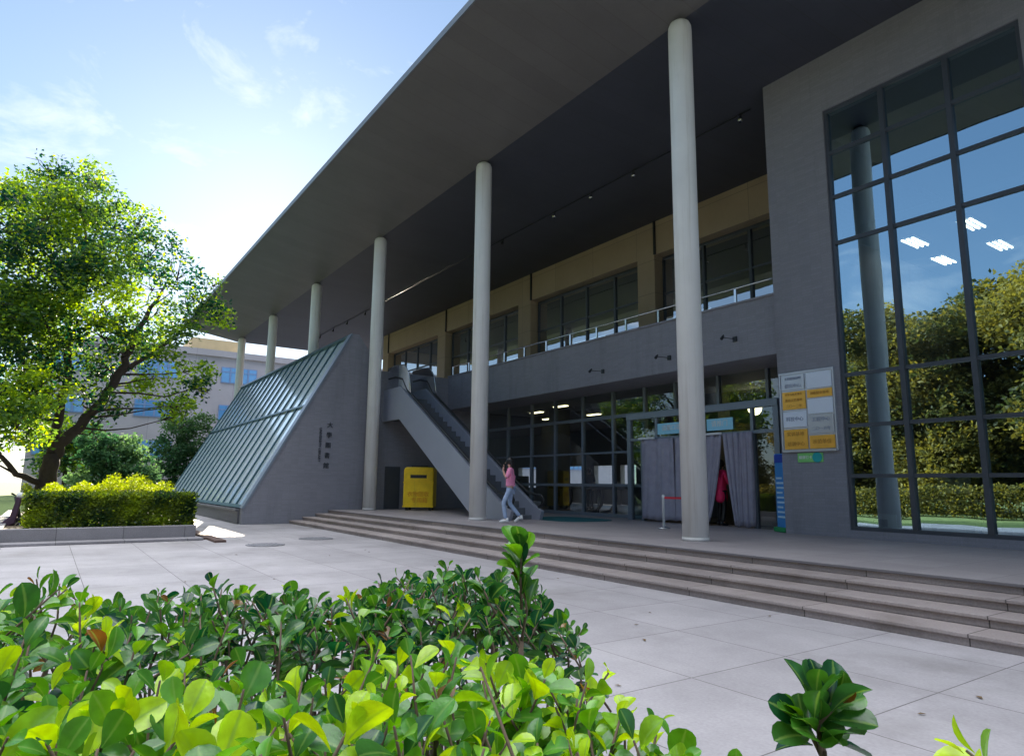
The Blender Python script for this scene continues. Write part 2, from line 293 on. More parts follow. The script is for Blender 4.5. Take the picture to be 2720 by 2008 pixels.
# ------------------------------------------------------------------ ground, steps, terrace
g = MB(); g.add([(-400, -400, 0), (400, -400, 0), (400, 400, 0), (-400, 400, 0)], [(0, 1, 2, 3)])
tag(g.build('paved_ground', 'paving'), kind='structure')
g = MB(); g.add([(-390, -390, .004), (-33, -390, .004), (-33, 5.0, .004), (-61, 30, .004), (-390, 30, .004)], [(0, 1, 2, 3, 4)]); tag(g.build('lawn', 'grass'), kind='structure')
g = MB(); g.add([(-32, -390, .006), (380, -390, .006), (380, -2.5, .006), (-32, -2.5, .006)], [(0, 1, 2, 3)]); tag(g.build('lawn', 'grass'), kind='structure')  # unseen lawn drawn close so the windows mirror less bright paving
XW = -23.6
g = MB()
for i in range(4):
    y0 = 7.0 + .45 * i; z1 = .112 * (i + 1)
    # nosing overhangs a recessed riser
    if i < 3: g.box(XW + .01, 14, y0, y0 + .475, z1 - .035, z1)
    g.box(XW + .01, 14, y0 + .03, y0 + .5, z1 - .112, z1 - .0352)
tag(g.build('steps', 'step', bevel=.006), kind='structure')
g = MB(); g.box(XW + .01, 14, 8.35, 13.05, T0 - .035, T0); g.box(-60, 14, 13.05, 24, T0 - .3, T0 - .001); g.box(-60, XW, 9.3, 13.05, T0 - .3, T0 - .001)
tag(g.build('terrace_floor', 'terrace', bevel=.006), kind='structure')

# ------------------------------------------------------------------ main building
B = thing('campus_building', 'long grey tiled building with a huge overhanging roof on round columns and a glazed lobby', 'building', (-8.6, 13.05, 0))
ZC = 10.75
# roof: soffit rises from the column line to the outer edge
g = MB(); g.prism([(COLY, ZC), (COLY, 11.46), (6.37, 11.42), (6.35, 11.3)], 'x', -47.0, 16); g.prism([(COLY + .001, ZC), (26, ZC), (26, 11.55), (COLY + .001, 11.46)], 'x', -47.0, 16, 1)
rf = g.build('roof', ['soffit', 'soffit_shade'], B)
g = MB(); g.box(-47.05, 16.05, 6.31, 6.35, 11.28, 11.44); g.build('fascia', 'fascia', rf)
# right block front wall with the tall windows
def wins_wall(y0, y1, x0, x1, z0, z1, holes, m):
    g = MB(); cur = x0
    for (a, b, c, d) in holes:
        g.box(cur, a, y0, y1, z0, z1)
        if d < z1: g.box(a, b, y0, y1, d, z1)
        if c > z0: g.box(a, b, y0, y1, z0, c)
        cur = b
    g.box(cur, x1, y0, y1, z0, z1); return g
wins = [(-7.2, -3.62, .60, 9.47), (-2.2, 1.4, .60, 9.47), (2.8, 6.4, .60, 9.47)]
wins_wall(13.05, 13.4, -8.6, 14, T0, ZC, wins, 'wall').build('front_wall', 'wall', B)
for xa in (-8.6, 13.7): g = MB(); g.box(xa, xa + .3, 13.4, 24, T0, ZC); g.build('side_wall', 'wallY', B)
for (a, b, c, d) in wins:
    g = MB(); w3 = (b - a) / 3; fr = .07
    g.box(a, a + fr, 13.09, 13.2, c, d); g.box(b - fr, b, 13.09, 13.2, c, d); g.box(a + fr, b - fr, 13.09, 13.2, d - fr, d); g.box(a + fr, b - fr, 13.09, 13.2, c, c + fr)
    for k in (1, 2): g.box(a + w3 * k - .045, a + w3 * k + .045, 13.075, 13.21, c + fr, d - fr)
    for z in (8.48, 7.48, 6.47, 3.67, 2.64, 1.65):
        for k in range(3):
            g.box(a + w3 * k + (fr if k == 0 else .045), a + w3 * (k + 1) - (fr if k == 2 else .045), 13.095, 13.19, z - .035, z + .035)
    wf = g.build('window', 'frame', B)
    g = MB()
    zr = [c + .02, 1.65, 2.64, 3.67, 6.47, 7.48, 8.48, d - .02]
    for k in range(3):
        for z0, z1 in zip(zr[:-1], zr[1:]):   # every pane sits a touch out of true
            e = [rnd.uniform(-.006, .006) for _ in range(3)]; xa, xb = a + w3 * k, a + w3 * (k + 1)
            g.add([(xa, 13.15 + e[0], z0), (xb, 13.15 + e[1], z0), (xb, 13.15 + e[1] + e[2], z1), (xa, 13.15 + e[0] + e[2], z1)], [(0, 1, 2, 3)])
    g.build('pane', 'glassR', wf)
# slab + parapet
g = MB(); g.box(XW, -8.6, 13.12, 17.3, 4.35, 4.75); g.box(XW, -8.6, 13.10, 13.28, 4.352, 5.69); g.box(XW, -8.6, 13.06, 13.32, 5.69, 5.74); g.build('parapet_wall', 'wall', B)
g = MB(); g.box(-41, XW - .3, 9.7, 17.3, 4.35, 4.75); g.box(-41, XW - .3, 17.3, 24, 4.35, 4.75); g.box(XW - .3, -8.6, 17.3, 24, 4.35, 4.75); g.build('upper_floor', 'ceil', B)
# upper wall
UP = [(-38.5, -31.93), (-31.05, -24.22), (-23.27, -16.67), (-15.84, -8.6)]
g = MB(); g.box(-39.3, -8.6, 17.0, 17.5, 9.52, ZC)
for a, b in [(-39.3, -38.5), (-31.93, -31.05), (-24.22, -23.27), (-16.67, -15.84)]: g.box(a, b, 17.0, 17.5, 4.75, 9.52)
g.box(-39.3, -39.0, 17.5, 24, 4.75, ZC)
g.build('upper_wall', 'wallU', B)
for x in (-15.78, -23.2, -30.98, -38.44): g = MB(); g.box(x - .05, x + .03, 16.94, 16.997, 9.52, ZC); g.build('beam_strip', 'darkmetal', B)  # thin dark strip across the beam beside each pier
for i, (a, b) in enumerate(UP):
    g = MB(); y0, y1 = 17.42, 17.5; n = 4; ww = (b - a) / n; f = .05
    g.box(a, b, y0, y1, 9.42, 9.52); g.box(a, b, y0, y1, 4.75, 4.85)
    for k in range(n + 1): x = a + ww * k; g.box(max(a, x - f), min(b, x + f), y0 - .02, y1 - .003, 4.85, 9.42)
    for z in (6.95, 8.15):
        for k in range(n): g.box(a + ww * k + f, a + ww * (k + 1) - f, y0, y1 - .006, z - .035, z + .035)
    wf = g.build('window', 'frame', B)
    g = MB(); g.add([(a, 17.46, 4.8), (b, 17.46, 4.8), (b, 17.46, 9.47), (a, 17.46, 9.47)], [(0, 1, 2, 3)]); g.build('pane', 'glassU', wf)
# ground floor lobby glazing
LG = [-23.55, -22.9, -21.38, -19.84, -18.43, -16.94, -15.48, -14.1]
g = MB(); ya, yb = 14.54, 14.66
for x in LG: g.box(x - .045, x + .045, ya, yb, T0, 4.35)
for x in (-12.9, -11.4, -9.9, -8.66): g2 = MB(); g2.box(x - .04, x + .04, ya, yb, 3.5, 4.35); g2.build('upper_mullion', 'frame_l', B)
xs = LG
for z, t in ((3.56, .05), (2.44, .03), (1.42, .045), (.5, .05)):
    for k in range(len(xs) - 1): g.box(xs[k] + .045, xs[k + 1] - .045, ya + .01, yb - .01, z - t, z + t)
wf = g.build('lobby_window', 'frame_l', B)
g = MB(); g.add([(-23.6, 14.6, T0), (-14.1, 14.6, T0), (-14.1, 14.6, 4.35), (-23.6, 14.6, 4.35)], [(0, 1, 2, 3)]); g.add([(-14.1, 14.6, 3.48), (-8.6, 14.6, 3.48), (-8.6, 14.6, 4.35), (-14.1, 14.6, 4.35)], [(0, 1, 2, 3)])
g.build('pane', 'glassG', wf)
# columns
for x in COLX:
    g = MB(); g.lathe([(.235, T0), (.235, ZC - .25), (.228, ZC - .14), (.20, ZC - .07), (.14, ZC - .02), (.10, ZC)], (x, COLY), 40)
    c = g.build('column', 'column', B)
    g = MB(); g.lathe([(.243, T0), (.243, T0 + .06)], (x, COLY), 40); g.build('column_foot', 'base', c)
# rear wall with openings to the daylight behind, roof slab over rooms
g = MB()
g.box(-41, 14, 24, 24.3, 4.35, 4.75); g.box(-41, 14, 24, 24.3, 9.5, ZC); g.box(-41, 14, 24, 24.3, 2.45, 4.35); g.box(-41, 14, 24.05, 24.25, T0, 1.25)
for a, b in [(-41, -34), (-32.2, -31.6), (-30.3, -29.6), (-28.0, -27.0), (-25.4, -25.0), (-23.9, -19.8), (-18.6, 14)]: g.box(a, b, 24, 24.3, T0 + .0, 2.45)
for a, b in [(-41, -36), (-33, -29), (-26, -22), (-19, 14)]: g.box(a, b, 24, 24.3, 4.75, 9.5)
for a, b in [(-32.2 + .0, -8)]: pass
g.build('rear_wall', 'room', B)
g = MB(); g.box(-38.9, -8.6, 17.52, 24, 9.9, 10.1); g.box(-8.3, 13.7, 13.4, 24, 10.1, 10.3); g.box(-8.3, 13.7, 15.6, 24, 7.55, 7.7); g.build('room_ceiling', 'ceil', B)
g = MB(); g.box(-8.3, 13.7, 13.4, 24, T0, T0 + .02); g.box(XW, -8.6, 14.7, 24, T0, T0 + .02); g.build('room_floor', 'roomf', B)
# lobby pillars
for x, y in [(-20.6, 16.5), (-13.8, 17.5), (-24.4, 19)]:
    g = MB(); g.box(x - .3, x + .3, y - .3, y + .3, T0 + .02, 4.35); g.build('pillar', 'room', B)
# lamps inside
def lamp(name, x0, x1, y0, y1, z, m, label, group):
    t = thing(name, label, 'ceiling light', ((x0 + x1) / 2, (y0 + y1) / 2, z), group)
    g = MB(); g.box(x0, x1, y0, y1, z - .03, z); g.build('diffuser', m, t)
    g = MB(); g.box(x0 - .03, x1 + .03, y0 - .03, y1 + .03, z + .001, z + .05); g.build('housing', 'white', t)
for gx, gy in ((-7.39, 17.3), (-7.57, 19.3), (-6.06, 17.1), (-6.23, 19.2)):
    for k in (-.12, 0, .12):
        lamp('tube_light', gx + k - .016, gx + k + .016, gy - .42, gy + .42, 7.5, 'lampe', 'lit white tube light on the ceiling behind the tall window', 'tube lights behind the tall window')
for i, (x, y) in enumerate([(-19.4, 15.6), (-21.7, 16.2), (-20.8, 18.5), (-23.5, 18.2)]):
    lamp('panel_light', x - .35, x + .35, y - .09, y + .09, 4.33, 'lampw', 'small lit warm ceiling panel inside the dark glazed lobby', 'warm ceiling panels in the lobby')
t = thing('globe_lamp', 'round glowing globe lamp behind the glass above the entrance', 'lamp', (-12.3, 17.4, 3.75))
g = MB(); g.lathe([(.02, 3.55), (.12, 3.58), (.19, 3.68), (.21, 3.78), (.19, 3.88), (.12, 3.98), (.03, 4.01)], (-12.3, 17.4), 20); g.build('globe', 'lampw', t)
g = MB(); g.tube([(-12.3, 17.4, 4.0), (-12.3, 17.4, 4.35)], .015, 8); g.build('rod', 'darkmetal', t)
# railing on the parapet
RL = thing('terrace_railing', 'thin pale steel railing running along the top of the long parapet', 'railing', (-16, 13.18, 5.74))
g = MB(); g.tube([(XW + .2, 13.19, 6.12), (-8.62, 13.19, 6.12)], .024, 8); g.build('handrail', 'steel', RL)
x = XW + .25
while x < -8.7:
    g = MB(); g.box(x - .03, x + .03, 13.17, 13.21, 5.74, 6.1); g.build('post', 'steel', RL); x += 1.24

# escalator ------------------------------------------------------------------
E = thing('escalator', 'outdoor escalator with blue grey side panels and black handrails climbing to the upper terrace', 'escalator', (-15, 11.1, T0))
side = [(-16.85, T0), (-15.0, T0), (-14.9, .70), (-15.35, .88), (-22.1, 4.90), (XW + .02, 4.90), (XW + .02, 3.70), (-22.1, 3.70)]
def line_z(x): return .90 + (-15.35 - x) * (4.92 - .90) / 6.75
RY = (10.28, 11.30)
for ya in RY:
    g = MB(); g.prism(side, 'y', ya, ya + .11); g.build('side_panel', 'escside', E, bevel=.01)
    yc = ya + .055
    pts = [(-15.1, yc, .80), (-14.93, yc, .86), (-14.86, yc, 1.0), (-14.95, yc, 1.12), (-15.2, yc, 1.13), (-15.6, yc, 1.20)] + [(x, yc, line_z(x) + .10) for x in (-16.2, -18, -20, -21.6)]
    pts += [(-22.0, yc, 5.16), (-22.6, yc, 5.30), (-23.2, yc, 5.30)]
    g = MB(); g.tube(pts, .038, 10); g.build('handrail', 'black', E)
    if ya < 12:
        g = MB(); g.tube([(-21.3, yc, 4.5), (-21.5, yc, 5.3), (-21.9, yc, 5.68), (-22.6, yc, 5.74), (-23.3, yc, 5.72)], .02, 8); g.build('guard_frame', 'steel', E)
        g = MB(); g.prism([(-21.35, 4.55), (-21.5, 5.3), (-21.9, 5.66), (-22.6, 5.72), (-23.3, 5.70), (-23.3, 4.92), (-22.1, 4.92)], 'y', yc - .02, yc - .008); g.build('glass_guard', 'glassB', E)
for y0, y1 in ((10.39, 11.30),):
    g = MB(); g.prism([(-16.95, T0 + .01), (-15.6, T0 + .01), (-22.1, 4.25), (XW + .02, 4.25), (XW + .02, 3.76), (-22.1, 3.76)], 'y', y0, y1); g.build('truss', 'darkmetal', E)
    for i in range(22):
        x1 = -15.35 - i * .312; zt = line_z(x1 - .15) - .42
        g = MB(); g.box(x1 - .33, x1, y0, y1, max(T0 + .005, zt - .19), zt); g.build('step', 'tread', E)
    g = MB(); g.box(XW + .01, -22.2, y0, y1, 4.26, 4.50); g.build('landing_plate', 'steel', E)

# glazed annex (wedge) --------------------------------------------------------------
A = thing('glazed_annex', 'low wedge annex with a sloping wall of teal glass strips and grey gable end', 'building', (XW, 5.4, 0))
XA = -41.2
endp = [(5.45, 0), (14.5, 0), (14.5, 5.66), (10.15, 5.66), (9.22, 6.95), (8.98, 6.95), (5.5, .60), (5.45, .60)]
g = MB(); g.prism(endp, 'x', XW - .35, XW); g.build('gable_wall', 'wallY', A)
g = MB(); g.prism([(5.5, 0), (9.6, 0), (9.6, 5.6), (9.22, 6.8), (9.0, 6.8), (5.62, .50), (5.5, .50)], 'x', XA, XA + .3); g.build('far_gable', 'wallY', A)
g = MB(); g.box(XA, XW - .35, 5.38, 5.9, 0, .42); g.box(XA, XW - .35, 5.30, 5.6, .42, .50); g.build('plinth', 'stone', A, bevel=.01)
# sloping glass, normal n in the YZ plane
p0 = Vector((5.5, .52)); p1 = Vector((8.98, 6.93)); d = (p1 - p0); Ls = d.length; d.normalize(); nn = Vector((-d.y, d.x))
def sl(s, h): q = p0 + d * s + nn * h; return (q.x, q.y)
g = MB(); g.prism([sl(0, -.08), sl(Ls, -.08), sl(Ls, -.04), sl(0, -.04)], 'x', XA + .1, XW - .35); g.build('glass_slope', 'teal_glass', A)
nm = 16
for i in range(nm + 1):
    x = XW - .38 - i * (XW - .38 - XA - .15) / nm
    g = MB(); g.prism([sl(0, -.04), sl(Ls, -.04), sl(Ls, .02), sl(0, .02)], 'x', x - .06, x); g.build('mullion', 'mull', A)
g = MB(); sm = (4.15 - .52) / (6.93 - .52) * Ls
g.prism([sl(sm - .04, -.039), sl(sm + .04, -.039), sl(sm + .04, .035), sl(sm - .04, .035)], 'x', XA + .1, XW - .36)
g.prism([sl(-.02, -.05), sl(.10, -.05), sl(.10, .07), sl(-.02, .07)], 'x', XA + .1, XW - .36)
g.prism([sl(Ls - .12, -.05), sl(Ls, -.05), sl(Ls, .07), sl(Ls - .12, .07)], 'x', XA + .1, XW - .36); g.build('cross_rail', 'mull', A)
g = MB(); g.prism([(8.98, 6.95), (9.22, 6.95), (9.22, 4.75), (8.98, 4.75)], 'x', XA + .3, XW - .35); g.build('ridge_wall', 'wall', A)
# coping strip along the gable slope
g = MB(); g.prism([sl(-.02, .0), sl(Ls, .0), sl(Ls, .07), sl(-.02, .07)], 'x', XW - .36, XW + .03); g.build('coping', 'frame_l', A)
g = MB()
for k, ch in enumerate('大學圖書館'):
    v, f = text_mesh(ch, .22, (XW + .012, 8.27 - k * .018, 3.45 - k * .365), ROT_R, .012); g.add(v, f)
v, f = text_mesh('UNIVERSITY LIBRARY', .13, (XW + .012, 7.93, 2.74), ROT_R @ Matrix.Rotation(R(-90), 4, 'Z'), .008); g.add(v, f)
g.build('wall_lettering', 'ink', A)
g = MB(); g.box(XW + .001, XW + .03, 10.45, 10.85, 4.07, 4.38)
for k in range(5): g.box(XW + .03, XW + .05, 10.47, 10.83, 4.10 + k * .055, 4.12 + k * .055)
g.build('wall_vent', 'darkmetal', A)
g = MB(); g.box(XW + .001, XW + .02, 10.48, 11.1, T0, 2.03); g.build('service_door', 'frame', A)

# entrance porch ------------------------------------------------------------------------
P = thing('entrance_porch', 'grey framed glass entrance porch closed by hanging quilted curtains', 'entrance', (-11.6, 13.9, T0))
g = MB(); ya, yb = 13.84, 13.96
for x, w_ in ((-14.06, .07), (-9.24, .07)): g.box(x - w_, x + w_, ya, yb, T0, 3.30)
g.box(-14.13, -9.17, ya - .02, yb + .02, 3.30, 3.46)
g.box(-13.99, -9.31, ya + .01, yb - .01, 2.68, 2.76)
for x in (-13.0, -9.9): g.box(x - .04, x + .04, ya + .012, yb - .012, 2.76, 3.30)
for x in (-13.55, -9.9): g.box(x - .05, x + .05, ya + .01, yb - .01, T0, 2.68)
for x in (-14.06, -9.24): g.box(x - .05, x + .05, 14.46, 14.54, T0, 3.30); g.box(x - .05, x + .05, 13.96, 14.5, 3.301, 3.459); 
g.build('frame', 'frame_l', P)
g = MB()
for a, b, c, e in ((-13.99, -9.31, 2.76, 3.30), (-13.99, -13.6, T0, 2.68), (-9.85, -9.31, T0, 2.68)): g.add([(a, 13.9, c), (b, 13.9, c), (b, 13.9, e), (a, 13.9, e)], [(0, 1, 2, 3)])
for x in (-14.06, -9.24): g.add([(x, 13.97, T0), (x, 14.5, T0), (x, 14.5, 3.3), (x, 13.97, 3.3)], [(0, 1, 2, 3)])
g.build('pane', 'glassG', P)
g = MB(); g.box(-14.1, -9.2, 13.97, 14.54, 3.462, 3.5); g.build('canopy', 'frame_l', P)
def curtain(x0, x1, y, z0, z1, pull=0, seed=0):
    """heavy hanging strip with vertical folds; pull moves the lower part sideways"""
    r_ = random.Random(seed); nx, nzv = 26, 14; g = MB(); v = []; f = []
    for j in range(nzv + 1):
        tz = j / nzv; z = z1 + (z0 - z1) * tz
        for i in range(nx + 1):
            u = i / nx; x = x0 + (x1 - x0) * u
            pl = pull * (tz ** 1.3) * (u if pull < 0 else (1 - u))
            yy = y + .035 * math.sin(u * 15 + seed) * (1 - .3 * tz) + .02 * math.sin(u * 31 + tz * 3)
            v.append((x + pl, yy, z + (.02 * math.sin(u * 9) if j == nzv else 0)))
    for j in range(nzv):
        for i in range(nx): a = j * (nx + 1) + i; f.append((a, a + 1, a + nx + 2, a + nx + 1))
    g.add(v, f, smooth=True); return g
def add_curtain(label, *a, **k):
    o = curtain(*a, **k).build('door_curtain', 'curtain', P, label=label); s = o.modifiers.new('thick', 'SOLIDIFY'); s.thickness = .025; return o
add_curtain('left curtain strip hanging closed', -13.5, -12.3, 13.78, .50, 2.70, 0, 1)
add_curtain('second curtain strip with a gathered edge', -12.32, -11.35, 13.80, .50, 2.70, 0, 2)
add_curtain('middle curtain strip pulled aside at the bottom', -11.38, -10.72, 13.79, .55, 2.70, -.45, 3)
add_curtain('right curtain strip hanging beside the gap', -10.68, -10.25, 13.78, .48, 2.72, .30, 4)
add_curtain('rightmost curtain strip by the glass', -10.27, -9.88, 13.80, .48, 2.72, 0, 5)
for xa, xb in ((-13.55, -12.95), (-11.6, -10.7)): g = MB(); g.box(xa, xb, 13.70, 13.75, 2.70, 2.75); g.build('curtain_rail', 'white', P)
for (a, b, txt, lab) in ((-12.95, -11.95, '请戴口罩', 'left light blue notice on the glass above the curtains'), (-11.25, -10.45, '请推门', 'right light blue notice on the glass above the curtains')):
    t = thing('door_notice', lab, 'notice', ((a + b) / 2, 13.88, 2.98))
    g = MB(); g.box(a, b, 13.865, 13.885, 2.82, 3.12); g.build('plate', 'cyan', t)
    g = MB(); v, f = text_mesh(txt, .17, ((a + b) / 2, 13.86, 2.98), ROT_F); g.add(v, f); g.build('lettering', 'white', t)
# plaques
PL = thing('plaque_board', 'framed board of brass and silver name plaques on the wall beside the tall window', 'sign board', (-7.95, 13.04, 2.2))
g = MB(); X0, X1, Z0, Z1 = -8.52, -7.34, 2.19, 3.83
g.box(X0, X1, 13.02, 13.048, Z0 - .03, Z1 + .03); g.box(X0 - .03, X0, 13.0, 13.048, Z0 - .03, Z1 + .03); g.box(X1, X1 + .03, 13.0, 13.048, Z0 - .03, Z1 + .03); g.box(X0, X1, 13.0, 13.019, Z1, Z1 + .03); g.box(X0, X1, 12.98, 13.019, Z0 - .04, Z0)
g.build('frame', 'silver', PL)
M['inkgrey'] = mat('grey_lettering', (.20, .24, .36), .5)
def plaque(x0, x1, z0, z1, m, lines, ink='inkgrey'):
    g = MB(); g.box(x0, x1, 13.0, 13.018, z0, z1); p = g.build('plaque', m, PL, bevel=.004)
    if not lines: return
    g = MB(); n = len(lines)
    for i, s in enumerate(lines):
        zc = z1 - (z1 - z0) * (i + .5) / n; sz = min((z1 - z0) / n * .6, (x1 - x0) * .75 / len(s))
        v, f = text_mesh(s, sz, ((x0 + x1) / 2, 12.996, zc), ROT_F, .002); g.add(v, f)
    g.build('lettering', ink, p)
xm = (X0 + X1) / 2
plaque(X0 + .03, xm - .03, 3.48, 3.80, 'silver', ['太阳能热利用', '研究中心'])
plaque(X0 + .03, xm - .02, 3.06, 3.44, 'gold', ['科学与技术普及', '教育示范基地', '二〇一二年'], 'inkred')
plaque(X0 + .03, xm - .02, 2.68, 3.01, 'pskywhite', ['科技中心'])
plaque(X0 + .03, xm - .02, 2.21, 2.63, 'gold', ['实训基地', '培训中心'], 'inkred')
plaque(xm + .02, X1 - .02, 3.47, 3.80, 'pskywhite', [])
plaque(xm + .02, X1 - .02, 3.27, 3.44, 'gold', ['创新创业基地'], 'inkred')
plaque(xm + .02, X1 - .02, 2.93, 3.24, 'pskywhite', [])
plaque(xm + .02, X1 - .02, 2.52, 2.90, 'silver', ['工程中心', '二〇一五年'])
plaque(xm + .02, X1 - .02, 2.21, 2.48, 'gold', ['示范单位'], 'inkred')
t = thing('small_wall_sign', 'small light green plate with a teal disc fixed under the plaque board', 'sign', (-7.94, 13.04, 2.03))
g = MB(); g.box(-8.22, -7.66, 13.03, 13.048, 1.935, 2.125); g.build('plate', 'green', t)
g = MB(); n = 24; c = (-7.78, 2.03); g.prism([(c[0] + .105 * math.cos(2 * math.pi * i / n), c[1] + .105 * math.sin(2 * math.pi * i / n)) for i in range(n)], 'y', 13.02, 13.029); g.build('disc', 'teal', t)
g = MB(); v, f = text_mesh('健康打卡', .075, (-8.04, 13.026, 2.03), ROT_F, .002); g.add(v, f); g.build('lettering', 'white', t)
# blue stand-up banner
t = thing('standing_banner', 'narrow blue printed banner standing between the porch and the wall corner', 'banner', (-8.9, 13.2, T0))
rz = R(-28); cc = (-8.86, 13.35)
g = MB(); g.box(cc[0] - .22, cc[0] + .22, 13.34, 13.355, .55, 2.15, rot=rz, c=cc); g.build('print', 'blue', t)
g = MB(); g.box(cc[0] - .22, cc[0] + .22, 13.332, 13.339, 1.95, 2.13, rot=rz, c=cc); g.build('header', mat('deep_blue', (.02, .07, .45)), t)
g = MB(); M['pale'] = mat('pale_blue_text', (.55, .75, .92))
for k in range(9): g.box(cc[0] - .17, cc[0] + .17 - (k % 3) * .05, 13.333, 13.339, .75 + k * .105, .79 + k * .105, rot=rz, c=cc)
g.build('text_lines', 'pale', t)
g = MB(); g.box(cc[0] - .24, cc[0] + .24, 13.25, 13.45, T0, .55, rot=rz, c=cc); g.build('base', mat('green_base', (.02, .3, .1)), t, bevel=.02)
# stanchions
def stanchion(x, y, label):
    t = thing('queue_post', label, 'barrier post', (x, y, T0), 'queue barrier posts')
    g = MB(); g.lathe([(.15, T0), (.15, T0 + .02), (.05, T0 + .05)], (x, y), 24); g.build('base', 'steel', t)
    g = MB(); g.lathe([(.028, T0 + .04), (.028, 1.14), (.035, 1.15), (.035, 1.2), (.01, 1.22)], (x, y), 16); g.build('pole', M['white'], t)
stanchion(-10.83, 11.73, 'white queue post standing left of the nearest column')
stanchion(-9.95, 11.95, 'white queue post hidden behind the nearest column, holding the far end of the belt')
g = MB(); g.box(-10.80, -9.98, -.003, .003, 1.12, 1.17)
o = g.build('queue_belt', 'red'); o.location = (0, 0, 0)
me = o.data
for v in me.vertices: v.co.y += 11.73 + (v.co.x + 10.83) * (11.95 - 11.73) / .88
tag(o, 'dark red belt strung between the two queue posts', 'barrier belt')
# carpet
g = MB(); n = 28; g.prism([(-15.0 + 1.25 * math.copysign(abs(math.cos(2 * math.pi * i / n)) ** .6, math.cos(2 * math.pi * i / n)), 12.3 + .95 * math.copysign(abs(math.sin(2 * math.pi * i / n)) ** .6, math.sin(2 * math.pi * i / n))) for i in range(n)], 'z', T0 + .002, T0 + .016)
tag(g.build('door_mat', 'mat'), 'dark teal floor mat on the terrace in front of the lobby glass', 'floor mat')
# counters with curved black legs
def counter(x, y, lab):
    t = thing('lobby_counter', lab, 'counter', (x, y, T0 + .02), 'curved leg counters in the lobby')
    g = MB(); g.box(x - .1, x + 2.0, y - .35, y + .35, 1.28, 1.38); g.build('top', 'darkmetal', t, bevel=.02)
    for yy in (y - .3, y + .3):
        g = MB(); g.tube([(x + .35, yy, 1.28), (x + .42, yy, 1.0), (x + .36, yy, .78), (x + .12, yy, .58), (x - .3, yy, T0 + .06)], [.07, .06, .055, .05, .045], 10); g.build('leg', 'black', t)
        g = MB(); g.tube([(x + 1.85, yy, 1.28), (x + 1.85, yy, T0 + .02)], .03, 8); g.build('leg', 'steel', t)
counter(-19.2, 15.3, 'left dark counter with curved black legs behind the lobby glass')
counter(-16.9, 15.3, 'right dark counter with curved black legs behind the lobby glass')
# lobby plants/ notice posts
for (x, y, wd, h, m, lab) in [(-21.9, 15.6, .5, 1.3, 'frame_l', 'grey upright kiosk inside the lobby near the escalator foot'), (-14.9, 17.5, .7, 1.6, 'room', 'pale cabinet inside the lobby beside the porch')]:
    t = thing('lobby_kiosk', lab, 'cabinet', (x, y, T0 + .02))
    g = MB(); g.box(x - wd / 2, x + wd / 2, y - .2, y + .2, T0 + .02, T0 + h); g.build('body', m, t, bevel=.02)
    g = MB(); g.box(x - wd / 2 + .05, x + wd / 2 - .05, y - .215, y - .201, T0 + h * .5, T0 + h * .9); g.build('screen', 'darkmetal', t)

# things behind the tall window
for i, (x, y, lab) in enumerate([(-6.0, 14.8, 'left white desk behind the tall window'), (-4.3, 14.9, 'right white desk behind the tall window')]):
    t = thing('desk', lab, 'desk', (x, y, T0 + .02)); z0 = T0 + .02
    g = MB(); g.box(x - .6, x + .6, y - .35, y + .35, z0 + .70, z0 + .74); g.build('top', 'white', t, bevel=.005)
    for sx in (-.55, .51): g = MB(); g.box(x + sx, x + sx + .04, y - .3, y + .3, z0, z0 + .70); g.build('leg', 'steel', t)
    m_ = thing('monitor', ['computer screen standing on the left desk', 'computer screen standing on the right desk'][i], 'monitor', (x, y, z0 + .74))
    g = MB(); g.box(x - .3, x + .3, y - .02, y + .02, z0 + .86, z0 + 1.24); g.build('screen', 'pskywhite', m_, bevel=.01)
    g = MB(); g.box(x - .03, x + .03, y - .02, y + .06, z0 + .745, z0 + .86); g.box(x - .12, x + .12, y - .08, y + .1, z0 + .741, z0 + .75); g.build('stand', 'black', m_)
t = thing('display_board', 'white display board leaning just inside the tall window at floor level', 'board', (-6.85, 13.5, T0 + .02))
g = MB(); g.box(-7.1, -6.5, 13.42, 13.46, .62, .92); g.build('panel', 'white', t)
g = MB(); g.box(-6.92, -6.66, 13.405, 13.419, .68, .82); g.build('print', mat('navy_print', (.03, .08, .25)), t)
for i, (x, h) in enumerate([(-7.0, 2.0), (-5.3, 1.7), (-2.6, 1.9)]):
    t = thing('partition_panel', ['tall pale partition panel at the left inside the tall window', 'pale green partition panel in the middle of the tall window', 'pale partition panel at the right inside the tall window'][i], 'partition', (x, 16.6, T0 + .02))
    g = MB(); g.box(x - .6, x + .6, 16.6, 16.66, T0 + .12, T0 + h); g.build('panel', M['room'], t)
    for sx in (-.5, .5): g = MB(); g.box(x + sx - .03, x + sx + .03, 16.5, 16.76, T0 + .02, T0 + .119); g.build('foot', 'steel', t)

# yellow container
YC = thing('yellow_container', 'bright yellow metal container on castors standing under the escalator', 'container', (-22.4, 11.5, T0))
rz = R(52); cx, cy = -22.35, 11.35
def rb(g, x0, x1, y0, y1, z0, z1): return g.box(cx + x0, cx + x1, cy + y0, cy + y1, z0, z1, rot=rz, c=(cx, cy))
g = MB(); prof = [(-.55, .56), (-.55, 1.88), (-.52, 1.96), (-.45, 2.0), (.45, 2.0), (.52, 1.96), (.55, 1.88), (.55, .56)]
g.prism(prof, 'y', -.35, .35); a_, b_ = math.cos(rz), math.sin(rz); g.v = [(cx + x * a_ - y * b_, cy + x * b_ + y * a_, z) for x, y, z in g.v]
g.build('body', 'yellow', YC, bevel=.03)
g = MB(); rb(g, -.5, .5, -.36, -.352, 1.50, 1.84); g.build('upper_panel', M['yellow'], YC)
g = MB(); rb(g, -.3, .3, -.366, -.361, 1.60, 1.72); g.build('deposit_slot', 'darkmetal', YC)
streaks(M['yellow'], (.45, .30, .03), .6, (3, 3, .6))
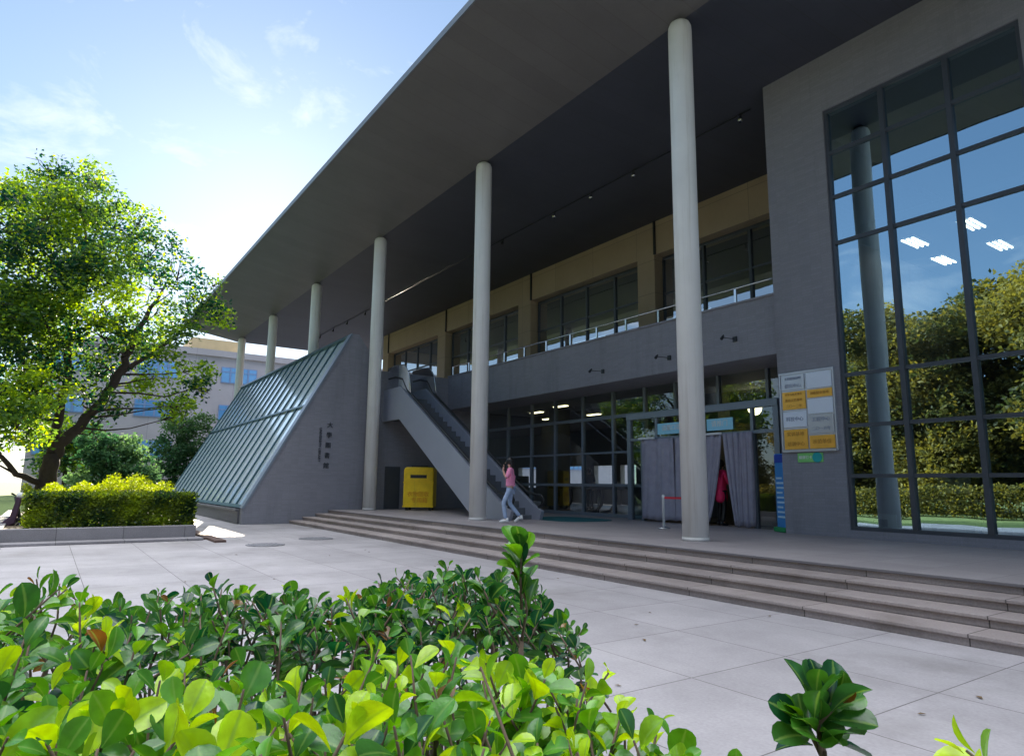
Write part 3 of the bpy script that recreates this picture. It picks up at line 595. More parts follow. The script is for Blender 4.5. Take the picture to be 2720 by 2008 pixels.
g = MB(); rb(g, -.56, .56, -.365, -.33, 1.42, 1.47); rb(g, -.56, .56, -.365, -.33, .56, .62); g.build('rib', 'yellow', YC)
g = MB(); v, f = text_mesh('衣物回收', .2, (0, -.358, 1.02), ROT_F, .003); g.add([(cx + p[0] * a_ - p[1] * b_, cy + p[0] * b_ + p[1] * a_, p[2]) for p in v], f); v, f = text_mesh('专用箱', .2, (.05, -.358, .80), ROT_F, .003); g.add([(cx + p[0] * a_ - p[1] * b_, cy + p[0] * b_ + p[1] * a_, p[2]) for p in v], f)
g.build('lettering', 'orange', YC)
for sx in (-.42, .42):
    for sy in (-.25, .25):
        g = MB(); rb(g, sx - .05, sx + .05, sy - .05, sy + .05, T0 + .004, .56); g.build('castor', 'darkmetal', YC)
g = MB(); rb(g, -.3, .3, -.2, .2, 2.0, 2.05); g.build('lid', 'darkmetal', YC)

# lamps on parapet, ceiling track -------------------------------------------------------
def bracket(x, z, lab):
    t = thing('bracket_spotlight', lab, 'spotlight', (x, 13.1, z), 'black spotlights on the parapet')
    g = MB(); g.box(x - .05, x + .05, 13.06, 13.098, z - .06, z + .06); g.build('mount', 'darkmetal', t)
    g = MB(); g.tube([(x, 13.07, z), (x + .02, 12.75, z - .02), (x + .05, 12.55, z - .04)], .008, 8); g.build('arm', 'darkmetal', t)
    g = MB(); g.tube([(x + .03, 12.62, z + .02), (x + .07, 12.50, z - .08)], [.022, .038], 14); g.build('head', 'darkmetal', t)
bracket(-9.7, 4.86, 'small black spotlight on the parapet right of the nearest column')
bracket(-14.3, 4.70, 'small black spotlight on the parapet between the two nearest columns')
bracket(-11.75, 4.72, 'small black spotlight on the parapet just left of the nearest column')
TR = thing('ceiling_conduit', 'thin conduit running lengthwise across the dark soffit', 'conduit', (-25, 13.5, ZC))
g = MB(); g.tube([(-44, 13.55, ZC - .03), (-9.3, 13.55, ZC - .03)], .018, 6); g.build('pipe', 'darkmetal', TR)
for i, (x, lab) in enumerate([(-9.55, 'first spotlight of the soffit row from the right'), (-13.3, 'second spotlight of the soffit row from the right'), (-15.2, 'third spotlight of the soffit row from the right'), (-17.1, 'fourth spotlight of the soffit row from the right'), (-20.3, 'fifth spotlight of the soffit row, beside the second column'), (-33.8, 'rightmost of the black spotlights above the annex ridge'), (-36.5, 'third black spotlight from the far end of the soffit'), (-38.8, 'second black spotlight from the far end of the soffit'), (-41.2, 'black spotlight nearest the far end of the soffit')]):
    t = thing('soffit_spotlight', lab, 'spotlight', (x, 13.55, ZC), 'spotlights along the soffit')
    g = MB(); g.tube([(x, 13.5, ZC - .04), (x, 13.5, ZC - .16)], .02, 8); g.build('stem', 'darkmetal', t)
    g = MB(); g.tube([(x - .02, 13.5, ZC - .14), (x + .02, 13.44, ZC - .27)], [.04, .06], 14); g.build('head', 'darkmetal' if i > 3 else 'steel', t)

# manholes and drain
for (x, y, lab) in [(-15.8, 4.2, 'dark round manhole cover nearer the planter'), (-17.0, 5.75, 'dark round manhole cover nearer the steps')]:
    g = MB(); g.lathe([(.42, .004), (.42, .012), (.39, .014)], (x, y), 32)
    for k in range(-3, 4): g.box(x - .3, x + .3, y + k * .1 - .012, y + k * .1 + .012, .0141, .019)
    tag(g.build('manhole_cover', mat('cast_iron', (.19, .19, .21), .6, noise=.2)), lab, 'manhole cover')
nrl = np.random.default_rng(9); nL = 34
Pl = np.stack([nrl.uniform(-14, -2, nL), nrl.uniform(1.4, 6.9, nL), np.full(nL, .008)], 1)
a_l = nrl.uniform(0, 6.28, nL); Vl = []
for p, a in zip(Pl, a_l):
    l_ = nrl.uniform(.02, .045); dx, dy = math.cos(a) * l_, math.sin(a) * l_
    Vl += [(p[0] - dx, p[1] - dy, .006), (p[0] - dy * .4, p[1] + dx * .4, .014), (p[0] + dx, p[1] + dy, .008), (p[0] + dy * .4, p[1] - dx * .4, .012)]
g = MB(); g.add(Vl, [(4 * i, 4 * i + 1, 4 * i + 2, 4 * i + 3) for i in range(nL)]); tag(g.build('leaf_litter', mat('dry_leaf', (.16, .10, .04), .8)), kind='stuff')
# planter ------------------------------------------------------------------------------------
g = MB(); PX0, PX1, PY0, PY1 = -30, -18.2, -1.0, 3.15
g.box(PX1 - .35, PX1, PY0, PY1, 0, .33); g.box(PX0, PX1 - .35, PY1 - .3, PY1, 0, .33); g.box(PX0, PX1 - .35, PY0, PY0 + .3, 0, .33)
g.box(PX1 + .01, PX1 + .5, PY0 - .3, PY1 + .1, 0, .06)
tag(g.build('planter_kerb', 'kerb', bevel=.012), 'low grey stone kerb of the planter under the tree and clipped hedge', 'kerb')
g = MB(); g.box(PX0, PX1 - .35, PY0 + .3, PY1 - .3, .02, .27); tag(g.build('planter_soil', 'soil'), kind='structure')
g = MB(); g.box(-20.6, -16.9, 3.35, 3.6, 0, .05); g.box(-18.1, -17.9, 1.9, 3.35, .0, .05); tag(g.build('drain_strip', mat('brown_stone', (.10, .06, .05), .7, noise=.2)), 'brown stone edging strip on the paving by the planter corner', 'edging')

# ------------------------------------------------------------------ foliage
def quads_leaves(P, size, nrng, tones, aspect=.55, up=0.0, droop=0.0):
    """diamond leaves: arrays of verts and faces"""
    n = len(P); dirs = nrng.normal(size=(n, 3)); dirs[:, 2] = dirs[:, 2] * .6 + up - droop; dirs /= np.linalg.norm(dirs, axis=1)[:, None]
    rr = nrng.normal(size=(n, 3)); side = np.cross(dirs, rr); side /= np.linalg.norm(side, axis=1)[:, None]; nrm = np.cross(dirs, side)
    s = size * nrng.uniform(.7, 1.3, size=(n, 1)); w_ = s * aspect
    a = P; b = P + dirs * s * .5 + side * w_ * .5 - nrm * s * .08; c = P + dirs * s; d_ = P + dirs * s * .5 - side * w_ * .5 - nrm * s * .08
    V = np.stack([a, b, c, d_], 1).reshape(-1, 3); F = np.arange(4 * n).reshape(-1, 4)
    return V, F, tones
def leaf_object(name, V, F, tones, m, parent):
    me = bpy.data.meshes.new(name); nv, nf = len(V), len(F); k = F.shape[1]
    me.vertices.add(nv); me.vertices.foreach_set('co', V.astype(np.float32).ravel()); me.loops.add(nf * k); me.loops.foreach_set('vertex_index', F.astype(np.int32).ravel())
    me.polygons.add(nf); me.polygons.foreach_set('loop_start', np.arange(0, nf * k, k, dtype=np.int32)); me.polygons.foreach_set('loop_total', np.full(nf, k, dtype=np.int32))
    me.update(calc_edges=True); me.validate()
    at = me.attributes.new('tone', 'FLOAT', 'FACE'); at.data.foreach_set('value', np.asarray(tones, dtype=np.float32)); me.materials.append(M[m])
    me.polygons.foreach_set('use_smooth', np.ones(nf, dtype=bool))
    o = bpy.data.objects.new(name, me); col.objects.link(o)
    if parent is not None: o.parent = parent; o.matrix_parent_inverse = parent_inv(parent)
    return o
def tree(name, label, base, blobs, limbs, leaf=.14, dens=700, m='leaf', seed=0, group=None, cat='tree', young=.06, trunk_m='bark'):
    """blobs: (x,y,z,r,density factor); limbs: list of (points, radii)"""
    nr = np.random.default_rng(seed); t = thing(name, label, cat, base, group)
    g = MB(); skel = []
    for pts, rad in limbs:
        # resample + wiggle
        P = [Vector(p) for p in pts]; q = []; rr = []
        for i in range(len(P) - 1):
            for k in range(4):
                s = k / 4; w_ = P[i].lerp(P[i + 1], s); w_ += Vector(nr.normal(size=3)) * (.03 if (i or k) else 0) * (rad[i] / .2 + .3); q.append(w_); rr.append(rad[i] + (rad[i + 1] - rad[i]) * s)
        q.append(P[-1]); rr.append(rad[-1]); g.tube(q, rr, 12); skel += [(a, r_) for a, r_ in zip(q, rr)]
    allP = []; tones = []
    for (x, y, z, r, df) in blobs:
        c = Vector((x, y, z))
        # branch from nearest skeleton point below
        cand = [(a, r_) for a, r_ in skel if a.z < z + .2] or skel
        a, r_ = min(cand, key=lambda s: (s[0] - c).length + max(0, s[0].z - z + .4) * 2)
        mid = a.lerp(c, .55) + Vector(nr.normal(size=3)) * .12 - Vector((0, 0, .1 * r))
        r0 = min(r_ * .45, .032 + .015 * r); g.tube([a, a.lerp(mid, .5) + Vector(nr.normal(size=3)) * .05, mid, c], [r0, r0 * .75, r0 * .5, .015], 6)
        for _ in range(int(4 + r * 3)):
            dv = Vector(nr.normal(size=3)).normalized() * r * nr.uniform(.6, 1.0); p2 = c + dv * .5 + Vector(nr.normal(size=3)) * .1; g.tube([c.lerp(mid, .3), p2, c + dv], [.018, .011, .005], 4)
        n_sub = int(9 + 20 * r * r)
        sub = nr.normal(size=(n_sub, 3)); sub /= np.linalg.norm(sub, axis=1)[:, None]; sub *= (r * nr.uniform(.35, 1.0, size=(n_sub, 1)) ** .6); sub[:, 2] *= .75
        nl = int(dens * df * r * r); idx = nr.integers(0, n_sub, nl)
        sr = .11 + .07 * r
        pts = np.array(c) + sub[idx] + nr.normal(size=(nl, 3)) * sr * np.array([1, 1, .6])
        allP.append(pts)
        bt = nr.choice([.0, .08, .2, .35, .6, .75]); st = nr.uniform(-.25, .25, n_sub)  # clump tones paint sunlit and shaded parts of a crown into leaf colour
        tt = np.clip(bt + st[idx] + nr.normal(size=nl) * .12, 0, .8); yb = nr.random(nl) < young; tt[yb] = nr.uniform(.8, 1, yb.sum()); tones.append(tt)
    Pt = np.concatenate(allP); tt = np.concatenate(tones)
    V, F, tt = quads_leaves(Pt, leaf, nr, tt, droop=.15)
    leaf_object('crown', V, F, tt, m, t); g.build('trunk', trunk_m, t)
    return t
# main tree: pixel-measured outline laid at x = -24
def yz(px, py): return ((px - 108) * .01135, 1.3 + (1056 - py) * .0133)
BL = [(30, 450, 110, 1), (110, 420, 95, .9), (205, 450, 85, .9), (60, 560, 120, 1.1), (190, 545, 95, 1.1), (285, 500, 75, .8), (370, 545, 65, .6), (440, 600, 55, .7), (490, 640, 40, .8), (400, 630, 65, .8), (310, 590, 55, .3), (320, 655, 55, .3), (60, 700, 110, 1.1), (180, 640, 80, 1), (190, 720, 75, .9), (20, 820, 95, 1.1), (120, 800, 70, .9), (280, 745, 75, 1.1), (360, 720, 70, 1.1), (425, 790, 50, 1), (455, 825, 40, 1), (405, 880, 38, .8), (335, 815, 45, .8), (215, 800, 55, .9), (40, 940, 70, 1), (-30, 900, 90, 1), (-60, 700, 130, 1), (-60, 500, 120, 1), (250, 900, 30, .8), (395, 905, 25, .8), (-80, 1010, 60, .8), (60, 380, 60, .5), (140, 350, 45, .4), (260, 420, 45, .45), (340, 465, 40, .4), (475, 560, 25, .5), (210, 930, 25, .7), (310, 840, 40, .9), (400, 875, 45, 1), (225, 880, 35, 1), (170, 860, 40, .8), (20, 690, 90, 1), (70, 870, 80, 1), (10, 960, 80, 1), (150, 590, 80, .9), (240, 690, 55, .8), (492, 650, 30, .9), (120, 330, 40, .5), (30, 350, 50, .6)]
blobs = []
for i, (px, py, r, df) in enumerate(BL):
    y, z = yz(px, py - 12); rm = r * .0128; dx = rnd.uniform(-1, 1) * (2.6 if r > 60 else 1.6); k = 1 + dx / 24 * -1
    blobs.append((-24 + dx, y * k, 1.4 + (z - 1.4) * k, rm, df))
    if r > 85: blobs.append((-24 - dx * .9, y * (1 + dx / 26), 1.4 + (z - 1.4) * (1 + dx / 26), rm * .9, df * .8))
limbs = [([(-24, -.06, .25), (-24, .0, 1.2), (-24, .06, 2.1)], [.30, .24, .21]),
         ([(-24, .06, 2.1), (-24.1, .10, 3.2), (-24.0, .20, 4.5), (-24.2, .1, 6.1), (-24.3, .4, 8.2)], [.15, .13, .11, .09, .04]),
         ([(-24, .08, 2.0), (-23.9, .45, 2.75), (-23.7, 1.15, 3.75), (-23.6, 1.62, 4.9), (-23.8, 1.85, 6.0), (-24.2, 2.6, 7.8)], [.17, .155, .14, .12, .09, .035]),
         ([(-23.6, 1.5, 4.6), (-23.8, 2.4, 5.5), (-24, 3.4, 6.5)], [.08, .06, .03]),
         ([(-24.1, .1, 3.4), (-24.4, -1.0, 5.0), (-24.5, -2.0, 7.0)], [.10, .08, .035]),
         ([(-24, .0, 1.2), (-23.6, -.7, 1.55), (-23.2, -1.5, 2.4)], [.10, .08, .04])]
tree('broadleaf_tree', 'tall spreading broadleaf tree with a forked dark trunk behind the clipped hedge', (-24, 0, .27), blobs, limbs, leaf=.14, dens=1020, seed=3, young=.07)
# distant trees
def mk_tree(name, label, x, y, h, r, seed, group, m='leaf', dens=240, leaf=.3, low=.25, nb=16):
    nr = random.Random(seed); bl = []
    for i in range(nb):
        a = nr.uniform(0, 6.28); z = h * (low + .1 + (1 - low - .2) * nr.random()); k = math.sin(min(1, max(.15, (z / h - low) / (1 - low))) * math.pi) ** .5
        rr = r * k * nr.uniform(.2, .75); bl.append((x + rr * math.cos(a), y + rr * math.sin(a), z, r * nr.uniform(.32, .5), 1))
    lm = [([(x, y, 0), (x + .1, y, h * .3), (x - .1, y + .1, h * .75)], [.03 * h, .022 * h, .008 * h])]
    return tree(name, label, (x, y, 0), bl, lm, leaf=leaf, dens=dens, m=m, seed=seed, group=group, young=.1)
# shrubs between the planter and the far building
tree('round_shrub', 'dull green bushy shrub in the shade left of the far building windows', (-31, 1.9, 0), [(-31, 1.5, 1.2, .9, 1), (-31, 2.4, 1.3, .9, 1), (-31, 1.9, 2.3, .9, 1), (-31.2, 2.6, 2.7, .7, 1), (-31, 1.4, 3.1, .6, .8), (-30.8, 3.0, 1.8, .8, 1)], [([(-31, 2, 0), (-31, 2, 1.2), (-31, 2.1, 2.6)], [.08, .06, .03])], leaf=.17, dens=2200, m='leafs', seed=11, cat='shrub', young=.02)
tree('round_shrub', 'dull green tall shrub growing beyond the far foot of the glazed annex slope', (-45, 6.3, 0), [(-45, 5.4, 1.6, 1.2, 1), (-45, 6.9, 1.7, 1.3, 1), (-45, 6.0, 3.2, 1.2, 1), (-45.2, 7.3, 3.6, 1.1, 1), (-45, 6.4, 4.6, 1.0, 1), (-45, 7.6, 4.9, .8, .8)], [([(-45, 6.3, 0), (-45, 6.3, 1.9), (-45, 6.5, 4.0)], [.11, .09, .04])], leaf=.2, dens=1200, m='leafs', seed=12, cat='shrub', young=.02)
for i, (x, y, h, r, lab) in enumerate([(-52, -6.5, 9, 4, 'dense tree at the left edge beyond the planter'), (-44, -13, 10, 4.5, 'large tree out at the far left of the lawn'), (-56, 1.0, 6.0, 2.4, 'small tree standing in front of the far building'), (-38, -20, 11, 5, 'broad tree beyond the left edge of the lawn')]):
    mk_tree('distant_tree', lab, x, y, h, r, 20 + i, 'trees around the lawn')
# trees opposite the building (seen mirrored in its windows)
proto = mk_tree('opposite_tree', 'leafy tree in the row facing the building, mirrored in the tall window', 0, 0, 14.5, 5.4, 40, 'row of trees facing the building', m='leafo', dens=330, leaf=.30, low=.0, nb=30)
kids = list(proto.children)
pos = [(-40 + i * 2.7 + rnd.uniform(-.6, .6), -20 + (i % 2) * 4 + rnd.uniform(-1, 1)) for i in range(26)]
for i, (x, y) in enumerate(pos):
    o = proto if i == 0 else copy_tree(proto)
    o.location = (x, y, 0); o.rotation_euler = (0, 0, rnd.uniform(0, 6)); s = rnd.uniform(.90, 1.05) * (.45 if x < -25 else .88 if x < -14 else 1.0); o.scale = (s, s, s)

# clipped hedge: box of leaves
HG = thing('clipped_hedge', 'clipped box hedge with a bright sunlit top on the stone kerb', 'hedge', (-18.9, 1.4, .27))
nr = np.random.default_rng(5)
n = 26000; hx0, hx1, hy0, hy1, hz0, hz1 = -20.2, -18.5, -.32, 3.12, .30, 1.06
Pn = np.stack([nr.uniform(hx0, hx1, n), nr.uniform(hy0, hy1, n), nr.uniform(hz0, hz1, n)], 1)
f_ = nr.random(n)
k = f_ < .4; Pn[k, 0] = hx1 - np.abs(nr.normal(size=k.sum())) * .04
k = (f_ >= .4) & (f_ < .62); Pn[k, 2] = hz1 - np.abs(nr.normal(size=k.sum())) * .035
k = (f_ >= .62) & (f_ < .74); Pn[k, 1] = hy1 - np.abs(nr.normal(size=k.sum())) * .04
Pn += nr.normal(size=(n, 3)) * .03
tn = np.clip(.35 + .3 * np.sin(Pn[:, 1] * 2.6 + Pn[:, 2] * 4) + .25 * np.sin(Pn[:, 1] * 7.1 - Pn[:, 2] * 6) + nr.normal(size=n) * .15, 0, .85); k = nr.random(n) < .1; tn[k] = nr.uniform(.7, 1, k.sum())
V, F, tn = quads_leaves(Pn, .075, nr, tn, aspect=.6, up=.3)
leaf_object('foliage', V, F, tn, 'leafh', HG)
g = MB()
for _ in range(60):
    x, y = rnd.uniform(hx0 + .2, hx1 - .1), rnd.uniform(hy0 + .1, hy1 - .1); g.tube([(x, y, .2), (x + rnd.uniform(-.1, .1), y + rnd.uniform(-.1, .1), .9)], [.012, .006], 5)
g.build('stems', 'twig', HG)
OH = thing('added_mirror_hedge', 'long hedge added facing the building to darken the low reflection in the tall window', 'hedge', (-10, -9.5, 0))  # unseen hedge added to darken what the tall window mirrors low down
n = 26000; Po = np.stack([nr.uniform(-34, 12, n), nr.uniform(-10.2, -8.9, n), nr.uniform(.1, 1.5, n)], 1); k = nr.random(n) < .5; Po[k, 1] = -8.9 + nr.normal(size=k.sum()) * .05
V, F, tn = quads_leaves(Po, .15, nr, np.clip(nr.uniform(0, .8, n), 0, 1), aspect=.6, up=.2); leaf_object('foliage', V, F, tn, 'leafo', OH)
g = MB()
for _ in range(80):
    x = rnd.uniform(-34, 12); g.tube([(x, -9.5, 0), (x + rnd.uniform(-.2, .2), -9.4, 1.2)], [.02, .01], 5)
g.build('stems', 'twig', OH)
# loose sunlit shoots standing behind the clipped top
SH = thing('loose_shoots', 'loose bright yellow green shrub rising behind the clipped hedge', 'shrub', (-21.6, 2.0, .27))
n = 14000; Pn = np.stack([nr.uniform(-24.0, -21.6, n), nr.uniform(-.5, 3.1, n), np.zeros(n)], 1); Pn[:, 2] = nr.uniform(.5, 1, n) * (1.10 + .30 * np.exp(-((Pn[:, 1] - 2.0) / .8) ** 2) * nr.uniform(.3, 1.3, n) + .10 * np.sin(Pn[:, 1] * 9)) + .1
V, F, tn = quads_leaves(Pn, .075, nr, nr.uniform(.45, .92, n), aspect=.4, up=.5); leaf_object('foliage', V, F, tn, 'leafh', SH)
g = MB()
for _ in range(40):
    x, y = rnd.uniform(-22.3, -20.5), rnd.gauss(1.95, .45); g.tube([(x, y, .2), (x, y, .5), (x + rnd.uniform(-.1, .1), y + rnd.uniform(-.1, .1), 1.15)], [.012, .01, .004], 5)
g.build('stems', 'twig', SH)

# ------------------------------------------------------------------ foreground shrubs
def leaf_template(n=6):
    """obovate leaf along +Y, width along X, folded at the midrib and curled; unit length"""
    ys = [0, .12, .3, .5, .7, .86, .96, 1.0]; ws = [.03, .10, .23, .33, .36, .30, .17, .0]
    V = []; F = []
    for y, w_ in zip(ys, ws):
        c = -.18 * (y - .3) ** 2
        V += [(-w_, y, c + w_ * .32), (-w_ * .5, y, c + w_ * .10), (0, y, c), (w_ * .5, y, c + w_ * .10), (w_, y, c + w_ * .32)]
    for i in range(len(ys) - 1):
        for j in range(4): a = i * 5 + j; F.append((a, a + 1, a + 6, a + 5))
    return np.array(V), np.array(F)
LT, LF = leaf_template()
class Leaves:
    def __init__(s): s.V = []; s.F = []; s.T = []; s.n = 0
    def leaf(s, p, d, up, L_, tone, curl=0, wid=1):
        d = Vector(d).normalized(); sd = d.cross(Vector(up)); 
        if sd.length < 1e-3: sd = d.cross(Vector((1, 0, 0)))
        sd.normalize(); nn = sd.cross(d)
        T = LT.copy(); T[:, 2] += -curl * T[:, 1] ** 2; T[:, 0] *= wid
        Mx = np.array([sd, d, nn])
        s.V.append(T @ Mx * L_ + np.array(p)); s.F.append(LF + s.n); s.n += len(LT); s.T.append(np.full(len(LF), tone))
    def build(s, name, m, parent):
        o = leaf_object(name, np.concatenate(s.V), np.concatenate(s.F), np.concatenate(s.T), m, parent)
        k = len(o.data.vertices) // len(LT); at = o.data.attributes.new('rib', 'FLOAT', 'POINT'); at.data.foreach_set('value', np.tile(np.array([1, .5, 0, .5, 1], dtype=np.float32), k * 8)); return o
def shoot(Lv, g, base, top, nleaf, size, tone, r_, rosette=True, start=.35, wid=1, upright=0):
    base = Vector(base); top = Vector(top); mid = base.lerp(top, .55) + Vector((r_.gauss(0, .012), r_.gauss(0, .012), 0))
    g.tube([base, mid, top], [.0032, .0026, .0016], 5)
    ax = (top - mid).normalized(); e1 = ax.orthogonal().normalized(); e2 = ax.cross(e1); ph = r_.uniform(0, 6.28)
    for i in range(nleaf):
        t = start + (1 - start) * (i / (nleaf - 1)) ** .85; p = base.lerp(mid, t / .55) if t < .55 else mid.lerp(top, (t - .55) / .45)
        ph += 2.4 + r_.gauss(0, .25); el = R(-8 + upright) + (R(72) * ((t - start) / (1 - start)) ** 1.3) + r_.gauss(0, .22)
        rad = e1 * math.cos(ph) + e2 * math.sin(ph); d_ = rad * math.cos(el) + ax * math.sin(el)
        sz = size * (1.0 - .38 * max(0, (t - .8) / .2)) * r_.uniform(.65, 1.3)
        tn = 0 if r_.random() < .014 else min(1, max(.05, tone + r_.gauss(0, .17) + (.10 if t > .85 else 0)))
        Lv.leaf(p + rad * .004, d_, ax * 1.0 - rad * .3 + Vector((r_.gauss(0, .45), r_.gauss(0, .45), 0)), sz, tn, r_.uniform(-.05, .35), wid * r_.uniform(.75, 1.2))
def shrub(label, spots, seed, size=.05, toner=(.25, .7), yng=.07, cat='shrub', depth=.28, group='leafy shrubs in the foreground'):
    r_ = random.Random(seed); Lv = Leaves(); g = MB()
    cx_ = sum(s[0] for s in spots) / len(spots); cy_ = sum(s[1] for s in spots) / len(spots)
    t = thing('foreground_shrub', label, cat, (cx_, cy_, 0), group)
    for (x, y, z) in spots:
        ty = r_.random() < yng; tone = r_.uniform(.85, 1.0) if ty else r_.uniform(*toner)
        top = (x, y, z); base = (x + r_.gauss(0, .075), y + r_.gauss(0, .075), z - r_.uniform(.7, 1.0) * depth * (.6 if ty else 1))
        shoot(Lv, g, base, top, r_.randint(9, 13) if not ty else r_.randint(5, 7), size * r_.uniform(.72, 1.12), tone, r_, start=.25 if not ty else .5, upright=0 if not ty else 25)
        # main stems to the ground
        if r_.random() < .3:
            bx, by = base[0] * .65 + cx_ * .35 + r_.gauss(0, .05), base[1] * .65 + cy_ * .35 + r_.gauss(0, .05); g.tube([(bx, by, 0), (bx * .4 + base[0] * .6, by * .4 + base[1] * .6, z * .45), base], [.008, .006, .0035], 6)
    Lv.build('foliage', 'leaff', t); g.build('stems', 'twig', t); return t
def spots_in(x0, x1, y0, y1, n, zf, seed, mind=.045, cond=None):
    r_ = random.Random(seed); out = []; tries = 0
    while len(out) < n and tries < 20000:
        tries += 1; x, y = r_.uniform(x0, x1), r_.uniform(y0, y1)
        if math.hypot(x, y) < .58 or (cond and not cond(x, y)): continue
        if any((x - a) ** 2 + (y - b) ** 2 < mind ** 2 for a, b, _ in out): continue
        out.append((x, y, zf(x, y) + r_.gauss(0, .022)))
    return out
# back row, three shrubs along x about -1.6
shrub('dense dark green shrub with bare stems below, at the right end of the back row', spots_in(-1.88, -1.36, .62, 1.22, 105, lambda x, y: 1.15 - 1.1 * ((x + 1.62) ** 2 + (y - .92) ** 2), 1, .036), 101, .046, (.0, .35), .02, depth=.2)
shrub('dark green shrub in the middle of the back row of foreground planting', spots_in(-2.0, -1.42, .08, .62, 90, lambda x, y: 1.135 - .5 * ((x + 1.68) ** 2 + (y - .35) ** 2), 2, .038), 102, .046, (.0, .45), .04, depth=.2)
shrub('lighter green shrub at the left end of the back row', spots_in(-2.0, -1.35, -.75, .10, 95, lambda x, y: 1.14 + .04 * math.sin(y * 9), 3), 103, .052, (.2, .7), .07, depth=.24)
# front mass, split into four plants
zf = lambda x, y: 1.10 + .03 * math.sin(x * 8 + y * 5) + .02 * math.sin(y * 17)
shrub('broad leafy shrub filling the lower left corner of the picture', spots_in(-1.32, -.55, -1.0, -.02, 230, zf, 4), 104, .055, (.3, .75), .10)
shrub('glossy mid green shrub at the bottom centre left', spots_in(-1.30, -.55, -.02, .34, 130, zf, 5), 105, .056, (.25, .7), .08)
shrub('fresh green shrub with pale young leaves at the bottom centre', spots_in(-1.12, -.42, .34, .66, 95, lambda x, y: zf(x, y) - .02, 6), 106, .052, (.4, .8), .12)
shrub('light green shrub at the right end of the front planting', spots_in(-.92, -.36, .62, .74, 26, lambda x, y: 1.07 + .03 * math.sin(x * 14), 7) + spots_in(-1.0, -.5, .52, .72, 20, lambda x, y: 1.06, 8), 107, .050, (.45, .85), .12)
# tall single shoot and two sprigs
def single(label, spec, seed, size, tone, n, start=.1, upright=0):
    r_ = random.Random(seed); Lv = Leaves(); g = MB(); t = thing('foreground_shrub', label, 'shrub', (spec[0][0], spec[0][1], 0), 'leafy shrubs in the foreground')
    for b_, tp in spec[1]: shoot(Lv, g, b_, tp, n, size, tone, r_, start=start, upright=upright)
    g.tube([(spec[0][0], spec[0][1], 0), (spec[1][0][0][0], spec[1][0][0][1], spec[1][0][0][2])], [.008, .004], 6)
    Lv.build('foliage', 'leaff', t); g.build('stems', 'twig', t)
def cp(px, py, v):
    """point v metres ahead of the camera seen at a displayed pixel (used only to read positions off the photo)"""
    c = Vector((0, 0, 1.4)); return tuple(c + cf * v + cr * ((px - 1119) / 1455 * v) + cd * ((py - 826) / 1455 * v))
TB, TM, TP = cp(1140, 1400, 1.30), cp(1142, 1275, 1.30), cp(1138, 1192, 1.30)
single('tall single upright shoot with dark green leaves rising above the others', (TB, [(TB, TM), (cp(1140, 1330, 1.3), cp(1141, 1215, 1.3)), (cp(1140, 1270, 1.3), TP)]), 201, .056, .40, 8, .30, 42)
q = cp(1800, 1640, .84); single('lone dark green rosette of leaves at the lower right', (q, [(q, cp(1790, 1500, .84)), (cp(1795, 1650, .84), cp(1840, 1530, .82)), (cp(1795, 1650, .84), cp(1740, 1560, .85))]), 202, .050, .22, 13, .15, 26)
q = cp(2120, 1720, .76); single('bright yellow green leaf tip at the bottom right corner', (q, [(q, cp(2112, 1640, .76))]), 203, .045, .95, 5, .4, 20)

# ------------------------------------------------------------------ far building
FB = thing('distant_building', 'pale pinkish grey campus block with blue windows beyond the trees', 'building', (-62, 20, 0))
g = MB(); g.box(-78, -62, -1.5, 62, 0, 12.2); g.build('wall', 'bfar', FB)
g = MB(); g.box(-62.3, -61.8, -1.7, 62, 12.2, 12.75); g.build('parapet', 'bfar', FB)
for fl in range(3):
    zc = 10.65 - 3.35 * fl
    for k in range(9):
        yc = .35 + 6.43 * k
        g = MB(); g.box(-61.999, -61.93, yc - 1.5, yc + 1.5, zc - .7, zc + .7)
        for q_ in (-.75, 0, .75): g.box(-61.93, -61.9, yc + q_ - .05, yc + q_ + .05, zc - .7, zc + .7)
        g.box(-61.93, -61.901, yc - 1.5, yc + 1.5, zc + .25, zc + .33)
        wn = g.build('window', 'farframe', FB)
        g = MB(); 
        for q_ in range(4): g.box(-61.929, -61.92, yc - 1.42 + q_ * .75, yc - .83 + q_ * .75, zc - .62, zc + .62)
        g.build('pane', 'farwin', wn)
g = MB(); g.box(-74, -63, 9.3, 13.3, 12.2, 13.9); g.build('roof_house', 'ochre', FB)
g = MB(); g.box(-61.999, -61.9, 1.9, 3.0, 1.55, 1.95); g.build('name_sign', mat('blue_sign', (.05, .15, .5)), FB)
g = MB(); v, f = text_mesh('教学楼', .28, (-61.89, 2.45, 1.75), ROT_R); g.add(v, f); g.build('lettering', 'white', FB)

# ------------------------------------------------------------------ parked scooter (left edge)
SC = thing('parked_scooter', 'dark electric scooter with a round headlight leaning at the left edge by the planter', 'scooter', (-20.9, -.95, 0))
x, y = -20.9, -.95
for yy in (-.62, .52):
    pass
def wheel(c, r0, nm='wheel'):
    g = MB(); n = 24; pts = [(c[0], c[1] + r0 * math.cos(2 * math.pi * i / n), c[2] + r0 * math.sin(2 * math.pi * i / n)) for i in range(n + 1)]; g.tube(pts, .05, 8, caps=False); w_ = g.build(nm, 'black', SC)
    g = MB(); g.tube([(c[0] - .03, c[1], c[2]), (c[0] + .03, c[1], c[2])], r0 * .6, 16); g.build('hub', 'steel', w_)
wheel((x, y - .60, .24), .19); wheel((x, y + .55, .24), .19)
g = MB(); g.tube([(x, y + .55, .24), (x, y + .46, .6), (x, y + .36, .98)], [.035, .04, .03], 8); g.build('fork', 'darkmetal', SC)
